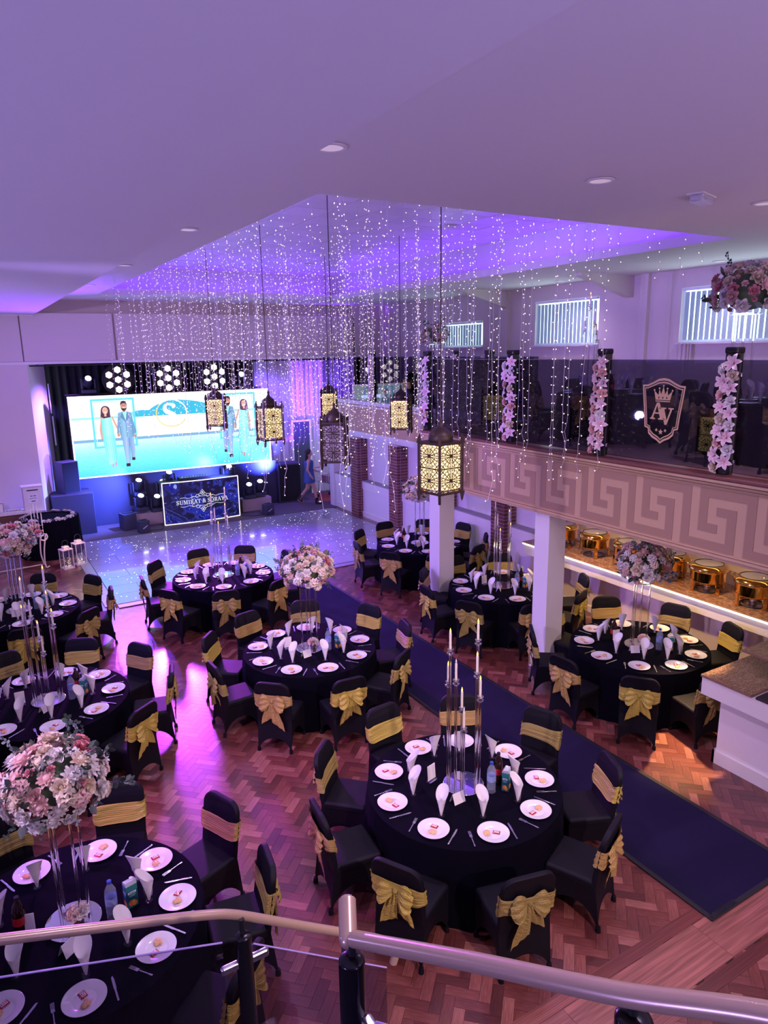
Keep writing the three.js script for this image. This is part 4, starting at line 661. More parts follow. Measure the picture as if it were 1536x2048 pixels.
const screenTex = canvasTex(1536, 600, (c, w, h) => {
  const g = c.createLinearGradient(0, 0, 0, h); g.addColorStop(0, '#f4feff'); g.addColorStop(0.25, '#e4fbfd'); g.addColorStop(0.55, '#fdfffa'); g.addColorStop(1, '#fdfffa'); c.fillStyle = g; c.fillRect(0, 0, w, h);
  c.fillStyle = '#2fa9c6'; c.beginPath(); c.moveTo(330, 165); c.quadraticCurveTo(470, 100, 560, 118); c.quadraticCurveTo(680, 30, 820, 50); c.quadraticCurveTo(960, 60, 1080, 110); c.lineTo(1240, 150); c.lineTo(1240, 165); c.closePath(); c.fill();
  c.fillStyle = '#8fd9e4'; c.fillRect(0, 150, 340, 16); c.fillRect(1230, 150, 306, 16);
  c.fillStyle = '#6f9fc4'; c.fillRect(0, 318, w, 24);
  const s = c.createLinearGradient(0, 340, 0, h); s.addColorStop(0, '#bff3f3'); s.addColorStop(0.4, '#7fe0ea'); s.addColorStop(1, '#49c3d8'); c.fillStyle = s; c.fillRect(0, 340, w, h - 340);
  for (let i = 0; i < 900; i++) { c.fillStyle = i % 2 ? 'rgba(255,255,255,0.25)' : 'rgba(40,150,175,0.22)'; c.fillRect(hash(i, 1) * w, 345 + hash(i, 2) * 250, 6 + 12 * hash(i, 3), 2); }
  const couple = (ox, flip) => {
    c.save(); c.translate(ox, 0); if (flip) c.scale(-1, 1);
    c.strokeStyle = '#5fc4d2'; c.lineWidth = 16; c.strokeRect(-120, 22, 300, 360); c.strokeStyle = '#a8e8ee'; c.lineWidth = 6; c.strokeRect(-104, 40, 270, 330);
    // woman: long hair, aqua dress
    c.fillStyle = '#4a3040'; c.beginPath(); c.moveTo(-28, 68); c.quadraticCurveTo(10, 70, 6, 112); c.quadraticCurveTo(4, 150, 14, 182); c.lineTo(-8, 178); c.lineTo(-52, 190); c.quadraticCurveTo(-72, 170, -60, 120); c.quadraticCurveTo(-60, 72, -28, 68); c.fill(); c.fillStyle = '#d9a391'; c.beginPath(); c.ellipse(-28, 104, 20, 27, 0, 0, 7); c.fill(); c.fillRect(-36, 126, 15, 22);
    c.fillStyle = '#c99585'; c.beginPath(); c.moveTo(-62, 150); c.lineTo(-80, 250); c.lineTo(-74, 318); c.lineTo(-60, 318); c.lineTo(-62, 250); c.lineTo(-44, 160); c.fill(); c.beginPath(); c.moveTo(10, 150); c.lineTo(34, 225); c.lineTo(62, 292); c.lineTo(72, 284); c.lineTo(46, 215); c.lineTo(22, 150); c.fill();
    { const gd = c.createLinearGradient(-66, 0, 34, 0); gd.addColorStop(0, '#5fc2c8'); gd.addColorStop(0.45, '#a6efec'); gd.addColorStop(1, '#67c6cd'); c.fillStyle = gd; } c.beginPath(); c.moveTo(-60, 165); c.lineTo(12, 155); c.lineTo(20, 245); c.quadraticCurveTo(34, 400, 26, 505); c.lineTo(-36, 520); c.quadraticCurveTo(-66, 380, -62, 250); c.closePath(); c.fill(); c.strokeStyle = '#5cbfc4'; c.lineWidth = 3; for (let i = 0; i < 5; i++) { c.beginPath(); c.moveTo(-44 + i * 14, 300); c.quadraticCurveTo(-40 + i * 15, 420, -30 + i * 12, 505); c.stroke(); }
    c.fillStyle = '#b98275'; c.fillRect(-14, 515, 12, 34); c.fillRect(8, 505, 11, 30);
    c.fillStyle = '#5a2f36'; c.fillRect(-36, 98, 6, 4); c.fillRect(-22, 98, 6, 4); c.fillStyle = '#ffffff'; c.fillRect(-34, 116, 13, 4);
    // man: blue-grey suit
    { const gp = c.createLinearGradient(72, 0, 164, 0); gp.addColorStop(0, '#6d8fbf'); gp.addColorStop(0.35, '#9cb4dc'); gp.addColorStop(0.6, '#6f90c0'); gp.addColorStop(1, '#93add6'); c.fillStyle = gp; } c.beginPath(); c.moveTo(72, 300); c.lineTo(160, 300); c.lineTo(164, 420); c.lineTo(158, 480); c.lineTo(132, 480); c.lineTo(126, 360); c.lineTo(118, 520); c.lineTo(92, 525); c.closePath(); c.fill(); { const gj = c.createLinearGradient(44, 0, 184, 0); gj.addColorStop(0, '#5a86ac'); gj.addColorStop(0.4, '#86b0d0'); gj.addColorStop(1, '#5b87ad'); c.fillStyle = gj; } c.beginPath(); c.moveTo(62, 128); c.quadraticCurveTo(112, 106, 158, 128); c.lineTo(184, 280); c.lineTo(166, 300); c.lineTo(168, 316); c.lineTo(66, 318); c.lineTo(62, 240); c.lineTo(54, 292); c.lineTo(42, 286); c.closePath(); c.fill();
    c.strokeStyle = '#4d7699'; c.lineWidth = 3; c.beginPath(); c.moveTo(66, 150); c.lineTo(72, 300); c.moveTo(152, 150); c.lineTo(160, 296); c.moveTo(112, 190); c.lineTo(116, 312); c.moveTo(126, 330); c.lineTo(124, 500); c.stroke(); c.fillStyle = '#547fa3'; c.beginPath(); c.moveTo(92, 118); c.lineTo(76, 160); c.lineTo(113, 200); c.lineTo(148, 160); c.lineTo(128, 118); c.closePath(); c.fill(); c.fillStyle = '#8fe3e0'; c.beginPath(); c.moveTo(94, 118); c.lineTo(126, 118); c.lineTo(114, 190); c.closePath(); c.fill(); c.fillStyle = '#b9836f'; c.beginPath(); c.ellipse(108, 74, 23, 31, 0, 0, 7); c.fill(); c.fillRect(97, 98, 22, 24); c.fillStyle = '#382430'; c.beginPath(); c.moveTo(84, 74); c.quadraticCurveTo(82, 36, 108, 36); c.quadraticCurveTo(135, 36, 132, 74); c.quadraticCurveTo(127, 56, 108, 55); c.quadraticCurveTo(89, 56, 84, 74); c.fill(); c.beginPath(); c.moveTo(86, 80); c.quadraticCurveTo(88, 113, 108, 114); c.quadraticCurveTo(129, 113, 130, 80); c.quadraticCurveTo(125, 98, 108, 94); c.quadraticCurveTo(92, 98, 86, 80); c.fill(); c.fillStyle = '#ffffff'; c.fillRect(101, 86, 14, 4); c.fillStyle = '#382430'; c.fillRect(97, 68, 7, 4); c.fillRect(112, 68, 7, 4); c.fillStyle = '#b9836f'; c.fillRect(44, 286, 18, 22); c.fillRect(166, 300, 16, 22);
    c.fillStyle = '#352532'; c.fillRect(88, 522, 30, 24); c.fillRect(134, 478, 24, 22); c.restore();
  };
  couple(270, false); couple(1300, true);
  c.strokeStyle = '#d9c270'; c.lineWidth = 9; c.beginPath(); c.ellipse(735, 150, 118, 106, 0, 0.5, 3.9); c.stroke(); c.strokeStyle = '#fffdf2'; c.beginPath(); c.ellipse(735, 150, 118, 106, 0, 3.9, 6.78); c.stroke();
  c.fillStyle = '#fffef8'; c.font = 'bold 215px serif'; c.textAlign = 'center'; c.fillText('S', 722, 226);
});
{
  const s = thing('led_screen', 'big LED wall showing a walking couple twice on a beach', 'screen', [5.3, 2.57, -21.02]);
  obj('cabinet', box(5.8, 2.28, 0.1, 0, 0, -0.02), M.black, s);
  obj('screen', new THREE.PlaneGeometry(5.72, 2.2).translate(0, 0, 0.032), new THREE.MeshStandardMaterial({ color: 0x000000, emissive: 0xffffff, emissiveMap: screenTex, emissiveIntensity: 1.5, roughness: 0.4 }), s);
  for (const [w, h, x, y] of [[5.8, 0.035, 0, 1.12], [5.8, 0.035, 0, -1.12], [0.035, 2.28, -2.88, 0], [0.035, 2.28, 2.88, 0]]) obj('edge_light', box(w, h, 0.02, x, y, 0.035), M.screenEdge, s);
}
const boothTex = canvasTex(1024, 560, (c, w, h) => {
  for (let y = 0; y < h; y += 2) for (let x = 0; x < w; x += 2) { // marbled ink: navy, royal blue and thin pale veins
    const q = vnoise(x / 150, y / 120) * 3 + vnoise(x / 60 + 9, y / 48) * 1.2, n = vnoise(x / 190 + q, y / 95 + q * 1.3), v = Math.abs(((n * 9) % 1) - 0.5) * 2, vein = v > 0.93 && n > 0.42 ? 1 : 0, k = clamp((n - 0.2) * 1.5, 0, 1);
    c.fillStyle = vein ? `rgb(${110 + 60 * k | 0},${130 + 60 * k | 0},245)` : `rgb(${4 + 22 * k * v | 0},${8 + 44 * k * v | 0},${40 + 190 * k * (0.35 + 0.65 * v) | 0})`; c.fillRect(x, y, 2, 2); }
  c.fillStyle = '#f6f6ff'; c.strokeStyle = '#f6f6ff'; c.textAlign = 'center'; c.font = 'bold 78px serif'; c.fillText('SUMIRAT & SORAYA', w / 2, 308, 700);
  for (const s of [-1, 1]) { const y0 = s < 0 ? 225 : 335; c.lineWidth = 6; c.save(); c.translate(w / 2, y0); c.scale(1, -s * -1); c.beginPath(); c.moveTo(-300, 0); c.bezierCurveTo(-220, 30, -200, -30, -150, 8); c.bezierCurveTo(-120, 30, -90, -10, -50, 10); c.lineTo(50, 10); c.bezierCurveTo(90, -10, 120, 30, 150, 8); c.bezierCurveTo(200, -30, 220, 30, 300, 0); c.stroke(); for (const t of [-1, 1]) { c.beginPath(); c.arc(t * 70, 14, 22, 0, 5.2); c.stroke(); c.beginPath(); c.arc(t * 130, -8, 16, 1, 6); c.stroke(); c.beginPath(); c.arc(t * 34, 34, 16, 0, 5); c.stroke(); } c.beginPath(); c.moveTo(0, 100); c.lineTo(28, 62); c.lineTo(0, 24); c.lineTo(-28, 62); c.closePath(); c.stroke(); c.beginPath(); c.moveTo(0, 82); c.lineTo(13, 62); c.lineTo(0, 42); c.lineTo(-13, 62); c.closePath(); c.fill(); c.restore(); }
});
{
  const b = thing('dj_booth', 'curved blue marbled DJ booth with lit edges', 'booth', [5.58, 0.006, -19.9]);
  const curve = (u) => [(u - 0.5) * 2.22, 0.16 * Math.cos((u - 0.5) * 2.2) - 0.1];
  obj('front', surf(24, 1, (u, v) => { const [x, z] = curve(u); return [x, 0.04 + v * 1.2, z]; }), new THREE.MeshStandardMaterial({ color: 0x222233, emissive: 0xffffff, emissiveMap: boothTex, emissiveIntensity: 0.75, roughness: 0.4, side: THREE.DoubleSide }), b);
  const line = (y) => tube([0, 0.25, 0.5, 0.75, 1].map((u) => { const [x, z] = curve(u); return [x, y, z + 0.008]; }), 0.014, 24, 6);
  obj('edge_light', [line(1.245), line(0.035), bar([-1.11, 0.035, curve(0)[1]], [-1.11, 1.245, curve(0)[1]], 0.014), bar([1.11, 0.035, curve(1)[1]], [1.11, 1.245, curve(1)[1]], 0.014)], M.screenEdge, b);
  obj('body', box(2.1, 1.16, 0.5, 0, 0.6, -0.36), M.stageBlue, b); obj('desk', rbox(2.2, 0.03, 0.7, 0.01, 0, 1.2, -0.38), M.black, b);
  const k = thing('dj_mixer', 'low black mixing desk on the DJ booth', 'mixer', [5.5, 1.22, -20.3]); obj('chassis', rbox(0.9, 0.08, 0.4, 0.01, 0, 0.045, 0), M.black, k); for (let i = 0; i < 10; i++) obj('knob', cyl(0.014, 0.016, 0.02, 8, -0.36 + i * 0.08, 0.095, 0.05), M.steel, k);
}
function movingHead(pos, tilt, pan, label) {
  const t = thing('moving_head', label, 'stage light', pos, pan, 'moving-head stage lights');
  obj('base', rbox(0.36, 0.10, 0.28, 0.02, 0, 0.05, 0), M.stageBlue, t); obj('yoke', rbox(0.04, 0.28, 0.12, 0.015, -0.17, 0.26, 0), M.stageBlue, t); obj('yoke', rbox(0.04, 0.28, 0.12, 0.015, 0.17, 0.26, 0), M.stageBlue, t);
  const h = obj('head', merge([cyl(0.10, 0.125, 0.26, 18), new THREE.SphereGeometry(0.125, 16, 8).translate(0, -0.13, 0)]), M.stageBlue, t, [0, 0.34, 0], [tilt, 0, 0]); obj('lens', cyl(0.078, 0.078, 0.012, 18, 0, 0.134, 0), M.lens, h); return t;
}
single('lighting_bar', bar([2.4, 3.74, -21.35], [8.1, 3.74, -21.35], 0.025, 8), M.black, 'black lighting bar behind the top of the screen', 'bar');
movingHead([3.03, 3.77, -21.35], 1.0, 0, 'lit moving-head light above the screen near the plinth');
movingHead([7.46, 3.77, -21.35], 1.15, 0, 'lit moving-head light above the screen near the pale drape');
[3.81, 5.21, 6.59].forEach((x, i) => { // seven-cell blinders
  const t = thing('blinder_light', 'round seven-lamp blinder light above the screen', 'stage light', [x, 4.12, -21.2], 0, 'seven-lamp blinder lights');
  obj('ring', new THREE.TorusGeometry(0.42, 0.018, 8, 40), M.black, t); obj('back_plate', cyl(0.40, 0.40, 0.04, 36).rotateX(PI / 2).translate(0, 0, -0.06), M.black, t); obj('bracket', box(0.04, 0.5, 0.04, 0, -0.25, -0.1), M.black, t);
  for (let k = 0; k < 7; k++) { const a = PI / 2 + k * PI / 3, r = k < 6 ? 0.275 : 0, c = obj('lamp_cell', cyl(0.105, 0.06, 0.06, 6).rotateX(PI / 2), M.chrome, t, [Math.cos(a) * r, Math.sin(a) * r, 0]); obj('lamp', cyl(0.094, 0.094, 0.01, 6).rotateX(PI / 2).translate(0, 0, 0.032), M.blinder, c); obj('rib', box(0.014, 0.17, 0.01, 0, 0, 0.042), M.chrome, c, [0, 0, 0], [0, 0, k]); }
});
for (const [x, y, z] of [[3.98, 0.42, -20.55], [4.42, 0.36, -20.5], [4.85, 1.0, -20.62], [6.66, 1.0, -20.62], [7.22, 0.4, -20.5], [7.6, 0.45, -20.55], [4.02, 0.82, -20.85], [4.66, 0.74, -20.7]]) {
  movingHead([x, y, z], 0.55, (x - 5.6) * -0.08, `lit moving-head light ${x < 5.6 ? (y > 0.9 ? 'atop the narrow plinth nearer the corner speaker' : y > 0.6 ? 'raised behind the low pair by the spark machine' : 'in the low pair by the spark machine') : y > 0.9 ? 'atop the narrow plinth nearer the pale drape' : 'on the low pale plinth nearer the pale drape'}`);
}
for (const [x0, x1, h] of [[3.7, 4.75, 0.36], [4.55, 4.95, 0.74], [6.45, 6.85, 0.99], [6.95, 7.9, 0.40]]) single('lighting_plinth', rbox(x1 - x0, h - 0.012, 0.42, 0.01, (x0 + x1) / 2, (h - 0.012) / 2 + 0.006, -20.6), h === 0.36 || h === 0.40 ? std([0.45, 0.36, 0.36], 0.7) : M.stageBlue, h < 0.41 ? 'low pale plinth carrying stage lights by the booth' : 'narrow black plinth carrying a stage light', 'plinth', [0, 0, 0], null, 'plinths under the stage lights');
{
  const dash = std([0.75, 0.72, 0.85], 0.4);
  for (const [x, z, k, l] of [[3.53, -20.25, 1.35, 'larger plain black cube speaker behind the spark machine'], [3.81, -19.62, 1, 'small black box with a white dash near the plinth'], [7.49, -19.66, 1, 'small black box with a white dash beside the pale plinth']]) { const t = thing('effect_machine', l, 'machine', [x, 0.006, z], 0.2); obj('case', rbox(0.28 * k, 0.34 * k, 0.26 * k, 0.02, 0, 0.17 * k, 0), M.stageBlue, t); obj('top_vent', rbox(0.2 * k, 0.012, 0.18 * k, 0.005, 0, 0.344 * k, 0, 1), M.blackRough, t); if (k === 1) obj('dash_mark', box(0.15, 0.02, 0.006, 0, 0, 0), dash, t, [0, 0.16, 0.131], [0, 0, 0.5]); }
  const cable = (pts, l) => single('cable', tube(pts, 0.008, 30, 5), M.black, l, 'cable');
  cable([[4.0, 0.016, -19.7], [4.3, 0.016, -19.62], [4.42, 0.016, -19.9], [4.44, 0.016, -20.3]], 'thin black cable from the spark machine to the booth'); cable([[6.75, 0.016, -19.9], [7.1, 0.016, -19.7], [7.35, 0.016, -19.8], [7.4, 0.016, -20.2]], 'thin black cable beside the pale plinth');
}
// ---------------------------------------------------------------- the walking figure and the trolley by the drape
function blob(bones, lo, hi, cell) { // smooth union of tapered capsules, one continuous surface
  const size = Math.max(hi[0] - lo[0], hi[1] - lo[1], hi[2] - lo[2]), n = Math.ceil(size / cell) + 4, mc = new MarchingCubes(n, new THREE.MeshBasicMaterial(), false, false, 200000); mc.isolation = 0;
  const half = size / 2 + cell * 2, cen = [(lo[0] + hi[0]) / 2, (lo[1] + hi[1]) / 2, (lo[2] + hi[2]) / 2];
  const f = mc.field; let q = 0;
  for (let k = 0; k < n; k++) for (let j = 0; j < n; j++) for (let i = 0; i < n; i++) {
    const x = cen[0] + (i - n / 2) / (n / 2) * half, y = cen[1] + (j - n / 2) / (n / 2) * half, z = cen[2] + (k - n / 2) / (n / 2) * half; let d = 9;
    for (const [a, b, ra, rb, sm = 0.03] of bones) { const bx = b[0] - a[0], by = b[1] - a[1], bz = b[2] - a[2], px = x - a[0], py = y - a[1], pz = z - a[2], t = clamp((px * bx + py * by + pz * bz) / (bx * bx + by * by + bz * bz + 1e-9), 0, 1), dd = Math.hypot(px - bx * t, py - by * t, pz - bz * t) - lerp(ra, rb, t); const h = clamp(0.5 + 0.5 * (dd - d) / sm, 0, 1); d = lerp(dd, d, h) - sm * h * (1 - h); }
    f[q++] = -d;
  }
  mc.update(); const m = mc.count, g = new THREE.BufferGeometry(); g.setAttribute('position', new THREE.BufferAttribute(mc.positionArray.slice(0, m * 3), 3)); g.setAttribute('normal', new THREE.BufferAttribute(mc.normalArray.slice(0, m * 3), 3)); g.scale(half, half, half).translate(...cen); return g;
}
{
  const p = thing('person', 'person in a short blue dress and dark boots walking by the trolley', 'person', [9.2, 0.006, -20.35], 1.15);
  const body = [[[0, 0.98, 0], [0, 1.30, 0.01], 0.135, 0.12, 0.06], [[0, 1.30, 0.01], [0, 1.43, 0.01], 0.12, 0.06, 0.06], [[-0.15, 1.40, 0.0], [0.15, 1.40, 0.0], 0.055, 0.055, 0.06], [[0, 1.44, 0.01], [0, 1.54, 0.03], 0.045, 0.042, 0.03], [[0, 1.62, 0.035], [0, 1.68, 0.03], 0.085, 0.09, 0.03], [[0, 1.60, 0.12], [0, 1.625, 0.125], 0.012, 0.012, 0.02],
    [[-0.17, 1.39, 0], [-0.21, 1.13, -0.04], 0.045, 0.037, 0.03], [[-0.21, 1.13, -0.04], [-0.20, 0.92, 0.08], 0.036, 0.026, 0.02], [[-0.20, 0.92, 0.08], [-0.19, 0.84, 0.13], 0.028, 0.02, 0.015], [[-0.185, 0.86, 0.12], [-0.165, 0.81, 0.15], 0.010, 0.009, 0.008], [[0.17, 1.39, 0], [0.21, 1.14, 0.06], 0.045, 0.037, 0.03], [[0.21, 1.14, 0.06], [0.19, 1.02, 0.26], 0.036, 0.026, 0.02], [[0.19, 1.02, 0.26], [0.185, 1.0, 0.35], 0.028, 0.02, 0.015], [[0.175, 1.02, 0.30], [0.15, 1.03, 0.34], 0.010, 0.009, 0.008],
    [[-0.09, 0.93, 0], [-0.10, 0.52, 0.16], 0.095, 0.062, 0.05], [[-0.10, 0.52, 0.16], [-0.10, 0.12, 0.22], 0.060, 0.040, 0.03], [[-0.10, 0.07, 0.21], [-0.10, 0.05, 0.36], 0.042, 0.034, 0.03], [[0.09, 0.93, 0], [0.10, 0.50, -0.06], 0.095, 0.062, 0.05], [[0.10, 0.50, -0.06], [0.10, 0.17, -0.34], 0.060, 0.040, 0.03], [[0.10, 0.13, -0.37], [0.10, 0.05, -0.24], 0.042, 0.034, 0.03]];
  obj('body', blob(body, [-0.3, 0, -0.45], [0.3, 1.8, 0.45], 0.022), std([0.55, 0.32, 0.25], 0.6), p);
  obj('dress', lathe([[0.135, 0], [0.19, 0.0], [0.205, 0.02], [0.165, 0.33], [0.145, 0.44], [0.16, 0.62], [0.15, 0.70], [0.07, 0.74]], 26).scale(1.08, 1, 0.92).translate(0, 0.70, 0.01), phy([0.05, 0.10, 0.30], 0.7, { side: THREE.DoubleSide }), p);
  obj('hair', merge([new THREE.SphereGeometry(0.108, 14, 10).scale(1, 1.05, 1).translate(0, 1.685, 0.0), blobHair()]), std([0.03, 0.018, 0.015], 0.7), p);
  for (const [x, y, z, r] of [[-0.10, 0.11, 0.215, 0.06], [0.10, 0.20, -0.34, 0.6]]) obj('boot', merge([cyl(0.055, 0.048, 0.16, 12).translate(0, 0.03, 0), rbox(0.085, 0.06, 0.22, 0.025, 0, -0.06, 0.06)]), M.black, p, [x, y, z], [r, 0, 0]);
  function blobHair() { return lathe([[0.02, 0], [0.085, 0.05], [0.10, 0.2], [0.07, 0.34], [0, 0.38]], 14).scale(1, 1, 0.55).translate(0, 1.34, -0.06); }
}
{
  const t = thing('trolley', 'wire trolley stacked with goods beside the end wall', 'trolley', [10.2, 0.006, -20.85], 0.25);
  const out = []; for (let i = 0; i <= 7; i++) { out.push(bar([-0.26 + i * 0.075, 0.55, 0.4], [-0.26 + i * 0.075, 0.92, 0.4], 0.005, 5)); } for (let j = 0; j < 4; j++) out.push(bar([-0.27, 0.56 + j * 0.12, 0.4], [0.27, 0.56 + j * 0.12, 0.4], 0.005, 5), bar([-0.27, 0.56 + j * 0.12, -0.4], [-0.27, 0.56 + j * 0.12, 0.4], 0.005, 5), bar([0.27, 0.56 + j * 0.12, -0.4], [0.27, 0.56 + j * 0.12, 0.4], 0.005, 5)); for (let i = 0; i <= 9; i++) out.push(bar([-0.27, 0.55, -0.4 + i * 0.088], [-0.27, 0.92, -0.4 + i * 0.088], 0.005, 5));
  obj('basket', out, M.steel, t); obj('floor_grid', box(0.54, 0.01, 0.8, 0, 0.55, 0), M.steel, t); obj('handle', bar([-0.27, 1.0, -0.46], [0.27, 1.0, -0.46], 0.014, 8), M.red, t);
  for (const [x, z] of [[-0.25, 0.36], [0.25, 0.36], [-0.25, -0.36], [0.25, -0.36]]) { obj('leg', bar([x, 0.08, z], [x * 0.95, 0.55, z * 0.85], 0.012, 6), M.steel, t); obj('wheel', cyl(0.05, 0.05, 0.025, 14).rotateZ(PI / 2).translate(x, 0.055, z), M.black, t); }
  single('packing_box', rbox(0.42, 0.22, 0.5, 0.01, 0, 0.11, 0), std([0.35, 0.12, 0.16], 0.7), 'reddish carton lying in the wire trolley', 'box', [10.2, 0.565, -20.85], [0, 0.25, 0]);
  const mat = single('floor_mat', rbox(0.9, 0.008, 1.3, 0.003, 0, 0.004, 0), std([0.28, 0.04, 0.05], 0.95), 'dark red mat under the trolley', 'mat', [10.2, 0.0062, -20.95]);
  const d = structGroup('door_1', 'dark service doorway beside the pale drape'); obj('leaf', box2(9.4, 10.0, 0, 2.5, -21.98, -21.94), std([0.05, 0.05, 0.11], 0.6), d); obj('frame', box2(9.34, 9.4, 0, 2.56, -21.98, -21.92), M.trim, d); obj('frame', box2(10.0, 10.06, 0, 2.56, -21.98, -21.92), M.trim, d); obj('frame', box2(9.4, 10.0, 2.5, 2.56, -21.98, -21.92), M.trim, d);
}
// ---------------------------------------------------------------- near balcony: posts with lilies, tinted glass, crest, tables behind
const GX = 7.08;
function garlandPost(x, z, turn, label, y0 = 3.42, hgt = 1.26) {
  const t = thing('garland_post', label, 'post', [x, y0, z], turn, 'balcony posts dressed with lilies');
  obj('post', rbox(0.13, hgt + 0.04, 0.13, 0.012, 0, (hgt + 0.04) / 2, 0), M.black, t); obj('post_cap', rbox(0.15, 0.07, 0.15, 0.02, 0, hgt + 0.065, 0), M.blackGloss, t);
  const nR = 9;
  for (let r = 0; r < nR; r++) for (let c = 0; c < 2; c++) {
    const y = 0.05 + (hgt - 0.08) * (r + 0.5 * c + 0.2) / nR, zz = (c ? 0.055 : -0.055) + rr(-0.02, 0.02), p = [-0.075, y, zz], dir = [-1, rr(-0.1, 0.5), zz * 6 + rr(-0.3, 0.3)];
    if ((r + c) % 2) place('lily', G.lily, M.lily, t, p, dir, rr(0, TAU), rr(0.85, 1.05)); else place('rose', G.roseBig, [M.petB, M.petW, M.petC][(rnd() * 3) | 0], t, p, dir, rr(0, TAU), rr(0.7, 0.9));
  }
  for (let k = 0; k < 12; k++) place('leaf', G.leafBig, M.leafDark, t, [-0.05, rr(0.05, hgt), rr(-0.07, 0.07)], [-0.5, rr(-0.4, 0.8), rnd() < 0.5 ? -1 : 1], rr(0, TAU), rr(0.7, 1));
  return t;
}
const POSTS = [-10.42, -8.18, -6.42, -4.65, -2.8];
['at the outer balcony corner', 'between the unlettered glass panes', 'on the stage side of the gold crest', 'on the bar side of the gold crest', 'past the end of the buffet'].forEach((w, k) => garlandPost(GX, POSTS[k], 0, 'black post dressed with pale lilies ' + w));
garlandPost(9.70, -16.96, 0, 'black post with lilies on the far balcony near the stage'); garlandPost(9.72, -13.2, 0, 'black post with lilies on the far balcony over the piers'); garlandPost(8.4, -10.36, -PI / 2, 'black post with lilies on the return of the near balcony', 3.42);
function pane(x0, x1, z0, z1, label, y0 = 3.44, y1 = 4.64) { const t = thing('glass_panel', label, 'glass panel'); obj('pane', box2(x0, x1, y0, y1, z0, z1), M.tint, t); obj('top_edge', box2(x0 - 0.001, x1 + 0.001, y1, y1 + 0.006, z0, z1), M.glassEdge, t); for (const y of [y0 + 0.12, y1 - 0.15]) for (const z of [z0, z1]) { if (x1 - x0 < 0.1) obj('clamp', rbox(0.035, 0.05, 0.045, 0.01, (x0 + x1) / 2, y, z), M.steel, t); } return t; }
const paneNames = ['smoked balcony glass beside the outer corner post', 'smoked balcony glass mirroring the hall lanterns', 'smoked balcony glass carrying the gold crest', 'smoked balcony glass past the crest panel'];
for (let k = 0; k < 4; k++) pane(GX - 0.006, GX + 0.006, POSTS[k] + 0.09, POSTS[k + 1] - 0.09, paneNames[k]);
pane(7.2, 8.3, -10.37, -10.358, 'smoked balcony glass on the return beside the corner'); pane(8.5, 9.6, -10.37, -10.358, 'smoked balcony glass on the return by the wall');
pane(9.69, 9.702, -16.86, -13.3, 'smoked far balcony glass over the brick piers'); pane(9.69, 9.702, -20.1, -17.06, 'smoked far balcony glass next to the stage'); pane(9.69, 9.702, -13.1, -10.6, 'smoked far balcony glass near the corner');
const font = await new FontLoader().loadAsync('fonts/droid/droid_serif_bold.typeface.json');
{
  const t = thing('gold_crest', 'gold shield crest with crown and letters AV on the smoked glass', 'crest', [GX - 0.010, 4.05, -5.50], -PI / 2);   // local x runs towards the stairs
  const half = (k) => [[0, 0.385 * k], [0.07, 0.375 * k], [0.15, 0.335 * k], [0.22, 0.305 * k], [0.285 * k + 0.012, 0.30 * k], [0.28 * k, 0.16 * k], [0.25 * k, -0.05 * k], [0.235 * k, -0.20 * k], [0.185 * k, -0.215 * k], [0.175 * k, -0.275 * k], [0.12 * k, -0.32 * k], [0.05 * k, -0.35 * k], [0, -0.385 * k]];
  const outline = (k) => { const h = half(k); return [...h, ...h.slice(1, -1).reverse().map(([x, y]) => [-x, y])]; };
  const ring = (a, b) => { const s = flatShape(outline(a)); s.holes.push(new THREE.Path(outline(b).map(([x, y]) => new THREE.Vector2(x, y)))); return extrude(s, 0.004); };
  obj('outer_border', ring(1, 0.93), M.crest, t); obj('inner_border', ring(0.89, 0.85), M.crest, t);
  obj('crown', [extrude(flatShape([[-0.10, 0.13], [0.10, 0.13], [0.125, 0.235], [0.065, 0.185], [0.055, 0.255], [0.028, 0.195], [0, 0.285], [-0.028, 0.195], [-0.055, 0.255], [-0.065, 0.185], [-0.125, 0.235]]), 0.004), box(0.20, 0.012, 0.004, 0, 0.115, 0.002), ...[-0.125, -0.055, 0, 0.055, 0.125].map((x, i) => new THREE.CylinderGeometry(0.011, 0.011, 0.004, 10).rotateX(PI / 2).translate(x, [0.243, 0.265, 0.295, 0.265, 0.243][i], 0.002))], M.crest, t);
  for (const x of [-0.055, 0, 0.055]) obj('crown_gem', extrude(flatShape([[0, -0.014], [0.011, 0], [0, 0.014], [-0.011, 0]]), 0.001).translate(x, 0.157, 0.005), M.black, t);
  const L = (ch, size, x, y) => obj('letter', new TextGeometry(ch, { font, size, depth: 0.004, curveSegments: 6, bevelEnabled: false }).translate(x, y, 0), M.crest, t);
  L('A', 0.20, -0.165, -0.10); L('V', 0.20, -0.035, -0.155);
  const star = (r, x, y) => { const p = []; for (let i = 0; i < 10; i++) { const a = PI / 2 + i * PI / 5, q = i % 2 ? r * 0.42 : r; p.push([x + Math.cos(a) * q, y + Math.sin(a) * q]); } return extrude(flatShape(p), 0.004); };
  obj('star', star(0.034, 0, -0.245), M.crest, t); obj('star', star(0.022, -0.062, -0.225), M.crest, t); obj('star', star(0.022, 0.062, -0.225), M.crest, t);
}
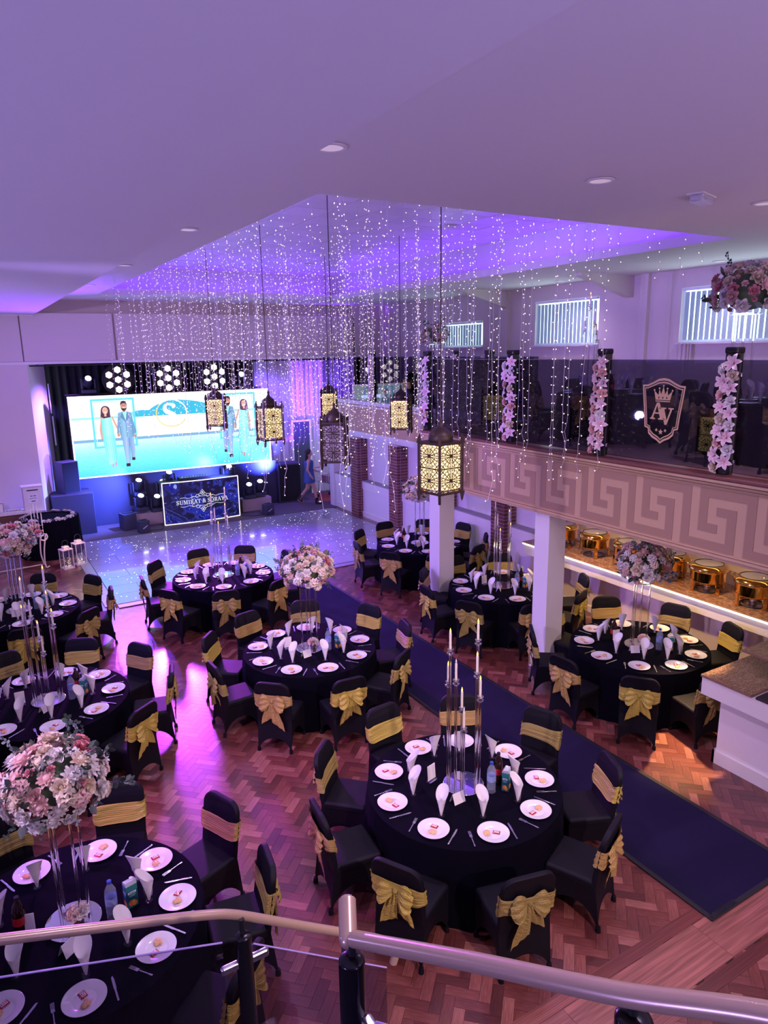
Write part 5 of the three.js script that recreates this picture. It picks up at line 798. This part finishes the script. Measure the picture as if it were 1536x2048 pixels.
// balcony tables behind the glass, simply laid
{
  const organza = phy([0.75, 0.72, 0.78], 0.6, { transmission: 0.35, thickness: 0, side: THREE.DoubleSide });
  const ct = clothTop, dr = clothDrape;
  [[9.35, -5.2, 'the wide window'], [9.4, -8.3, 'the candle window'], [10.9, -14.6, 'the small far window']].forEach(([x, z, near], k) => {
    const t = thing('banquet_table', 'balcony table in black cloth below ' + near, 'table', [x, 3.3, z], 0, 'tables on the balcony'); obj('cloth_top', ct, M.velvet, t); obj('cloth_drape', dr, M.velvet, t);
    for (let i = 0; i < 8; i++) {
      const a = (i * 45 + 20) * PI / 180, c = Math.cos(a), s = Math.sin(a); const X = x + c * 1.13, Z2 = z + s * 1.13; if (Z2 > -2 || X > 11.6) continue;
      const ch = copyOf(CHAIRS[i % 3], [X, 3.3, Z2], chairTurn(a), 'black covered balcony chair at the table below ' + near, 'chairs on the balcony');
      put('napkin' + (i % 3), () => null, [x + c * 0.55, 3.3 + TOP, z + s * 0.55], rr(0, 6), 'white napkin cone on the balcony table below ' + near, 'balcony place settings'); put('glass', () => null, [x + c * 0.55, 3.3 + TOP, z + s * 0.55], 0, 'clear tumbler on the balcony table below ' + near, 'balcony place settings'); put('plate', () => null, [x + c * 0.74, 3.3 + TOP, z + s * 0.74], 0, 'white plate on the balcony table below ' + near, 'balcony place settings');
    }
  });
  makeFlowerStand('tall flower arrangement before the wide balcony window', [9.3, 3.3 + TOP, -6.0], 1.0, 70, 52, 0.86).scale.setScalar(1.32); makeFlowerStand('tall flower arrangement before the small far window', [9.9, 3.3 + TOP, -14.3], 2.2, 40, 30, 0.86);
  makeCandelabra('crystal candle stand before the blinded balcony window', [9.4, 3.3 + TOP, -8.9], 0.6, 1.0); put('water', () => null, [9.2, 3.3 + TOP, -8.3], 0, 'clear water bottle with blue cap on the balcony', 'balcony drinks'); put('cola', () => null, [9.0, 3.3 + TOP, -8.0], 0, 'dark cola bottle with red band on the balcony', 'balcony drinks');
}
// ---------------------------------------------------------------- buffet counter and chafing dishes
{
  const b = thing('buffet_counter', 'long buffet counter with speckled top and glowing edge', 'counter');
  obj('body', box2(9.5, 10.28, 0, 0.82, -10.3, -2.4), M.wall, b); obj('front_band', box2(9.33, 9.5, 0.76, 0.985, -10.3, -2.4), M.trim, b); obj('worktop', rbox(0.99, 0.035, 7.94, 0.006, 9.785, 1.0, -6.35), M.speck, b); obj('edge_strip_light', box2(9.275, 9.30, 0.972, 0.996, -10.3, -2.4), M.strip, b); obj('baseboard', box2(9.485, 9.5, 0, 0.12, -10.3, -2.4), M.trim, b);
  area([1.0, 0.84, 0.52], 3.2, 7.8, 0.05, [9.25, 0.985, -6.35], [8.0, 0.6, -6.35]); area([1.0, 0.80, 0.50], 3.0, 7.6, 0.06, [9.9, 2.45, -6.35], [10.0, 1.0, -6.35]);
  const l = thing('shelf_light', 'slim warm light bar under the balcony above the buffet', 'light bar'); obj('tube', rbox(0.05, 0.03, 7.6, 0.01, 9.9, 2.485, -6.35), M.strip, l);
  const bodyG = lathe([[0, 0.13], [0.20, 0.13], [0.215, 0.15], [0.215, 0.27], [0.235, 0.285], [0.235, 0.305], [0.225, 0.315]], 40), lidG = lathe([[0.228, 0.312], [0.235, 0.325], [0.205, 0.355], [0.17, 0.362], [0.17, 0.356], [0.2, 0.346], [0.222, 0.312]], 40), winG = lathe([[0, 0.366], [0.17, 0.359]], 36), legG = box(0.05, 0.16, 0.02, 0, 0.08, 0);
  const make = () => { const t = thing('chafing_dish', '', 'chafing dish'); obj('pan', bodyG, M.brass, t); const lid = obj('lid', lidG, M.brass, t); obj('lid_window', winG, phy([0.7, 0.66, 0.72], 0.08, { transmission: 0.5, thickness: 0, side: THREE.DoubleSide }), lid); obj('lid_seal', new THREE.TorusGeometry(0.172, 0.005, 6, 36).rotateX(PI / 2).translate(0, 0.361, 0), M.black, lid); for (let i = 0; i < 4; i++) { const a = i * PI / 2 + 0.5; obj('leg', legG, M.brass, t, [Math.cos(a) * 0.212, 0, Math.sin(a) * 0.212], [0, PI / 2 - a, 0]); } obj('base_ring', new THREE.TorusGeometry(0.15, 0.008, 8, 36).rotateX(PI / 2).translate(0, 0.012, 0), M.black, t); for (const s of [-1, 1]) obj('handle', tube([[s * 0.05, 0.30, -0.235], [s * 0.05, 0.325, -0.28], [s * -0.01, 0.335, -0.29], [s * -0.05, 0.325, -0.28]], 0.007, 10, 6), M.brass, t); obj('burner', cyl(0.045, 0.045, 0.07, 14, 0, 0.04, 0), M.steel, t); return t; };
  [[-5.72, 9.72, 'nearest the bar'], [-6.5, 9.74, 'second along from the bar'], [-7.2, 9.76, 'half behind the buffet flowers'], [-8.05, 9.75, 'behind the buffet flowers towards the column'], [-8.85, 9.74, 'second along from the column'], [-9.65, 9.74, 'partly hidden by the white column']].forEach(([z, x, w]) => put('chafer', make, [x, 1.018, z], rr(-0.4, 0.4), 'round polished gold chafing dish on the buffet, ' + w, 'gold chafing dishes on the buffet').scale.setScalar(1.24));
}
{ // bar counter
  const b = thing('bar_counter', 'white bar counter with speckled stone top and raised shelf', 'counter');
  obj('body', box2(7.08, 9.2, 0.0, 0.86, -4.42, -1.2), M.wallWhite, b); obj('band', box2(6.96, 9.3, 0.84, 1.055, -4.6, -1.0), M.trim, b); obj('baseboard', box2(7.05, 7.08, 0, 0.16, -4.45, -1.2), M.trim, b); obj('baseboard', box2(7.05, 9.2, 0, 0.16, -4.45, -4.42), M.trim, b);
  obj('top', rbox(2.38, 0.03, 0.62, 0.005, 8.13, 1.07, -4.30), M.speck, b); obj('top_inlay', rbox(2.36, 0.03, 2.9, 0.005, 8.13, 1.069, -2.5), M.darkStone, b);
  obj('shelf_post', rbox(0.12, 0.30, 0.12, 0.01, 7.55, 1.23, -4.05), M.darkStone, b); obj('raised_shelf', rbox(2.0, 0.03, 0.55, 0.006, 8.28, 1.39, -4.08), M.speck, b); obj('shelf_front', rbox(1.5, 0.16, 0.03, 0.006, 8.4, 1.42, -3.72), M.trim, b);
}
// ---------------------------------------------------------------- corner by the stage: ledge, post box, cake table, floral stand, candle lanterns
{
  const l = thing('wall_ledge', 'white ledge with a wooden apron below the post box', 'ledge'); obj('top', rbox(2.7, 0.06, 0.55, 0.01, 0.05, 0.93, -19.9), M.trim, l); obj('apron', box2(-1.2, 1.22, 0.66, 0.9, -19.72, -19.66), phy([0.26, 0.11, 0.08], 0.5, { map: grain }), l); obj('base', box2(-1.2, 1.25, 0, 0.9, -20.15, -19.72), M.wallWhite, l);
  const p = thing('post_box', 'white wooden card post box on the ledge', 'post box', [1.18, 0.96, -19.8], 0.05); obj('case', rbox(0.44, 0.60, 0.26, 0.012, 0, 0.30, 0), M.trim, p); obj('roof', rbox(0.50, 0.03, 0.30, 0.01, 0, 0.615, 0), M.trim, p); obj('slot', box(0.26, 0.028, 0.008, 0, 0.52, 0.131), M.black, p);
  obj('notice', box(0.22, 0.22, 0.004, 0.0, 0.30, 0.132), std([1, 1, 1], 0.7, { map: canvasTex(128, 128, (c) => { c.fillStyle = '#efeaf2'; c.fillRect(0, 0, 128, 128); c.fillStyle = '#2a2635'; c.fillRect(28, 16, 24, 12); c.fillRect(58, 16, 10, 12); c.fillRect(74, 16, 30, 12); c.fillRect(14, 56, 100, 6); c.fillRect(36, 94, 56, 12); }) }), p);
  const f = thing('photo_frame', 'small clear picture frame on the ledge', 'frame', [0.42, 0.96, -19.75], 0.1); obj('border', rbox(0.17, 0.26, 0.02, 0.005, 0, 0.13, 0), M.steel, f); obj('picture', box(0.13, 0.21, 0.004, 0, 0.13, 0.012), M.card, f);
  const g = thing('floral_tray', 'low tray of small flowers on the ledge', 'tray', [0.72, 0.96, -19.75]); obj('tray', rbox(0.38, 0.03, 0.16, 0.01, 0, 0.015, 0), M.trim, g); for (let i = 0; i < 5; i++) place('rose', G.bud, M.petW, g, [-0.15 + i * 0.07, 0.03, 0.02], [0, 1, 0], i, 1);
  const c = thing('cake_table', 'round cake table in black cloth ringed with flowers', 'table', [1.42, 0, -18.75]); const k = 0.74; obj('cloth_top', clothTop.clone().scale(k * 0.98, 1.24, k * 0.98), M.velvet, c); obj('cloth_drape', clothDrape.clone().scale(k, 1.24, k), M.velvet, c);
  for (let i = 0; i < 34; i++) { const a = i / 34 * TAU, r = 0.58 + rr(-0.04, 0.04); i % 3 === 2 ? place('leaf', G.leafBig, M.leafGrey, c, [Math.cos(a) * r, 0.95, Math.sin(a) * r], [Math.cos(a + 1), 0.5, Math.sin(a + 1)], i, 1) : place('rose', G.roseBig, M.petW, c, [Math.cos(a) * r, 0.94, Math.sin(a) * r], [Math.cos(a) * 0.4, 1, Math.sin(a) * 0.4], i, rr(0.7, 1.0)); }
  const t = thing('floral_console', 'curled white metal console laden with roses', 'flowers', [0.55, 0, -17.3], 0.12);
  const white = std([0.72, 0.62, 0.58], 0.4);
  obj('frame', [bar([-1.3, 0.80, 0], [0.62, 0.80, 0], 0.018), bar([-1.3, 0.80, -0.4], [0.62, 0.80, -0.4], 0.018), bar([-1.0, 0.07, -0.2], [0.56, 0.07, -0.2], 0.014)], white, t);
  for (const s of [-1, 1]) obj('leg', [tube([[s * 0.62 - 0.05, 0.80, 0], [s * 0.62 - 0.08, 0.72, 0], [s * 0.62, 0.68, 0], [s * 0.62 + 0.07, 0.74, 0], [s * 0.62 + 0.04, 0.82, 0], [s * 0.62 - 0.02, 0.5, -0.02], [s * 0.62 - 0.04, 0.2, -0.04], [s * 0.62 - 0.02, 0.03, -0.04], [s * 0.62 + 0.05, 0.05, -0.04]], 0.017, 48, 7), tube([[s * 0.62, 0.80, -0.4], [s * 0.62 - 0.04, 0.3, -0.38], [s * 0.62, 0.02, -0.36]], 0.017, 20, 7)], white, t);
  for (let i = 0; i < 74; i++) { const x = rr(-1.2, 0.66), q = 1 - Math.abs(x + 0.2) / 1.4, y = 0.86 + rr(0, 0.26) * q, z = rr(-0.42, 0.12); rnd() < 0.72 ? place(rnd() < 0.5 ? 'rose' : 'peony', rnd() < 0.5 ? G.roseBig : G.peony, [M.petB, M.petW, M.petC, M.petP, M.petB][(rnd() * 5) | 0], t, [x, y, z], [rr(-0.5, 0.5), 1, rr(0, 0.9)], rr(0, 6), rr(0.9, 1.3)) : place('leaf', G.leafBig, [M.leaf, M.leafGrey][i % 2], t, [x, y + 0.03, z], [rr(-1, 1), 0.6, rr(-0.2, 1)], rr(0, 6), 1.2); }
  for (const [dx, dz, h] of [[0.42, -0.25, 0.30], [0.48, -0.2, 0.42], [0.55, -0.26, 0.36], [0.62, -0.2, 0.20], [-0.7, -0.3, 0.22], [-0.62, -0.28, 0.16]]) { const s = thing('taper_candle', 'slim white taper candle in a silver stick on the console', 'candle', [0.55 + dx, 0.80, -17.3 + dz], 0, 'taper candles on the floral console'); obj('stick', lathe([[0.04, 0], [0.035, 0.01], [0.008, 0.03], [0.008, h], [0.018, h + 0.01], [0.018, h + 0.03], [0, h + 0.03]], 12), M.steel, s); obj('taper', lathe([[0.011, 0], [0.011, 0.26], [0.004, 0.30], [0, 0.30]], 10).translate(0, h + 0.02, 0), M.cream, s); }
  for (const [x, z, h] of [[1.56, -17.15, 0.42], [1.86, -17.35, 0.48]]) { const n = thing('candle_lantern', h > 0.45 ? 'taller square glass floor lantern with fairy lights' : 'shorter square glass floor lantern full of fairy lights', 'lantern', [x, 0, z], 0.3); const w = 0.11; obj('base', rbox(0.24, 0.03, 0.24, 0.006, 0, 0.015, 0), white, n); for (const [a, b] of [[w, w], [-w, w], [-w, -w], [w, -w]]) obj('post', box(0.014, h, 0.014, a, h / 2 + 0.03, b), white, n); for (let q = 0; q < 4; q++) obj('pane', box(0.2, h - 0.02, 0.003, 0, h / 2 + 0.03, w), M.glass, n, [0, 0, 0], [0, q * PI / 2, 0]); obj('top', merge([rbox(0.25, 0.02, 0.25, 0.006, 0, h + 0.04, 0), rbox(0.13, 0.07, 0.13, 0.01, 0, h + 0.08, 0)]), white, n); obj('ring_handle', new THREE.TorusGeometry(0.07, 0.006, 6, 24).translate(0, h + 0.18, 0), M.black, n); const o = []; for (let i = 0; i < 46; i++) o.push(new THREE.OctahedronGeometry(0.006, 0).translate(rr(-0.08, 0.08), 0.04 + rr(0, 1) * rr(0, 1) * h * 0.7, rr(-0.08, 0.08))); obj('fairy_bulbs', o, M.bulb, n).userData.kind = 'stuff'; point(WARM, 0.25, [x, h + 0.35, z + 0.2], 2); }
}
// ---------------------------------------------------------------- handrails and tinted stair panels
{
  const r = thing('stair_handrail', 'gold handrail turning down over the lower stair flight', 'handrail');
  obj('rail', tube([[-1.3, 2.83, -2.9], [-0.26, 2.50, -2.9], [0.30, 2.31, -2.9], [0.66, 2.185, -2.9], [0.83, 2.105, -2.9], [1.18, 1.865, -2.9], [1.55, 1.62, -2.89], [1.66, 1.54, -2.88], [1.72, 1.46, -2.87], [1.70, 1.38, -2.87]], 0.023, 90, 14), M.railGold, r);
  obj('post', [cyl(0.041, 0.041, 0.86, 20, 0.84, 1.58, -2.86), new THREE.SphereGeometry(0.041, 18, 8).scale(1, 0.35, 1).translate(0.84, 2.01, -2.86)], M.blackGloss, r); obj('post_pin', cyl(0.014, 0.014, 0.08, 10, 0.84, 2.06, -2.87), M.black, r);
  for (const s of [-1, 1]) for (const y of [1.86, 1.32]) obj('glass_clamp', rbox(0.10, 0.045, 0.035, 0.015, 0.84 + s * 0.075, y, -2.86), M.steel, r);
  const h = thing('landing_handrail', 'thick gold handrail with a mitred joint on a black post', 'handrail');
  obj('rail', tube([[0.86, 2.945, -1.70], [1.0, 3.165, -1.26], [1.12, 3.36, -0.86], [1.22, 3.51, -0.58], [1.4, 3.78, 0.0]], 0.026, 50, 16), M.railGold, h); obj('mitre', [bar([0.85, 2.935, -1.72], [0.90, 2.985, -1.82], 0.03, 12), new THREE.SphereGeometry(0.031, 14, 10).translate(0.85, 2.935, -1.72)], M.railGold, h);
  obj('drop_bar', [bar([0.90, 2.985, -1.82], [0.91, 2.2, -1.84], 0.026, 10)], std([0.14, 0.10, 0.11], 0.35, { metalness: 0.5 }), h);
  obj('post', [cyl(0.043, 0.043, 1.0, 22, 0.845, 2.38, -1.69), new THREE.SphereGeometry(0.043, 20, 8).scale(1, 0.4, 1).translate(0.845, 2.88, -1.69)], M.blackGloss, h); obj('post_pin', cyl(0.013, 0.013, 0.06, 10, 0.85, 2.91, -1.695), M.black, h);
  obj('second_post', [cyl(0.043, 0.043, 1.0, 22, 1.135, 2.80, -0.84), new THREE.SphereGeometry(0.043, 20, 8).scale(1, 0.4, 1).translate(1.135, 3.30, -0.84)], M.blackGloss, h); obj('post_pin', cyl(0.013, 0.013, 0.06, 10, 1.135, 3.33, -0.845), M.black, h);
  obj('glass_clamp', rbox(0.045, 0.05, 0.10, 0.015, 0.87, 2.66, -1.61), M.steel, h);
  const quad = (a, b, c, d) => { const g = surf(1, 1, (u, v) => { const p = V(...a).lerp(V(...b), u), q = V(...d).lerp(V(...c), u); return p.lerp(q, v).toArray(); }); return g; };
  const stair = (l, a, b, drop) => { const t = thing('stair_glass', l, 'glass panel'); const lo = (p) => [p[0], p[1] - drop, p[2]]; obj('pane', quad(a, b, lo(b), lo(a)), M.railTint, t); obj('top_edge', bar(a, b, 0.005, 5), std([0.5, 0.4, 0.8], 0.2), t); return t; };
  stair('violet-edged tinted panel under the descending rail', [-1.3, 2.66, -2.9], [0.745, 1.985, -2.9], 0.9); stair('tinted stair panel between the two black posts', [0.90, 1.90, -2.9], [1.66, 1.36, -2.88], 0.7); stair('dark tinted panel beside the mitred post', [0.88, 2.70, -1.60], [1.11, 3.05, -0.90], 0.7);
}
renderer.render(scene, camera);
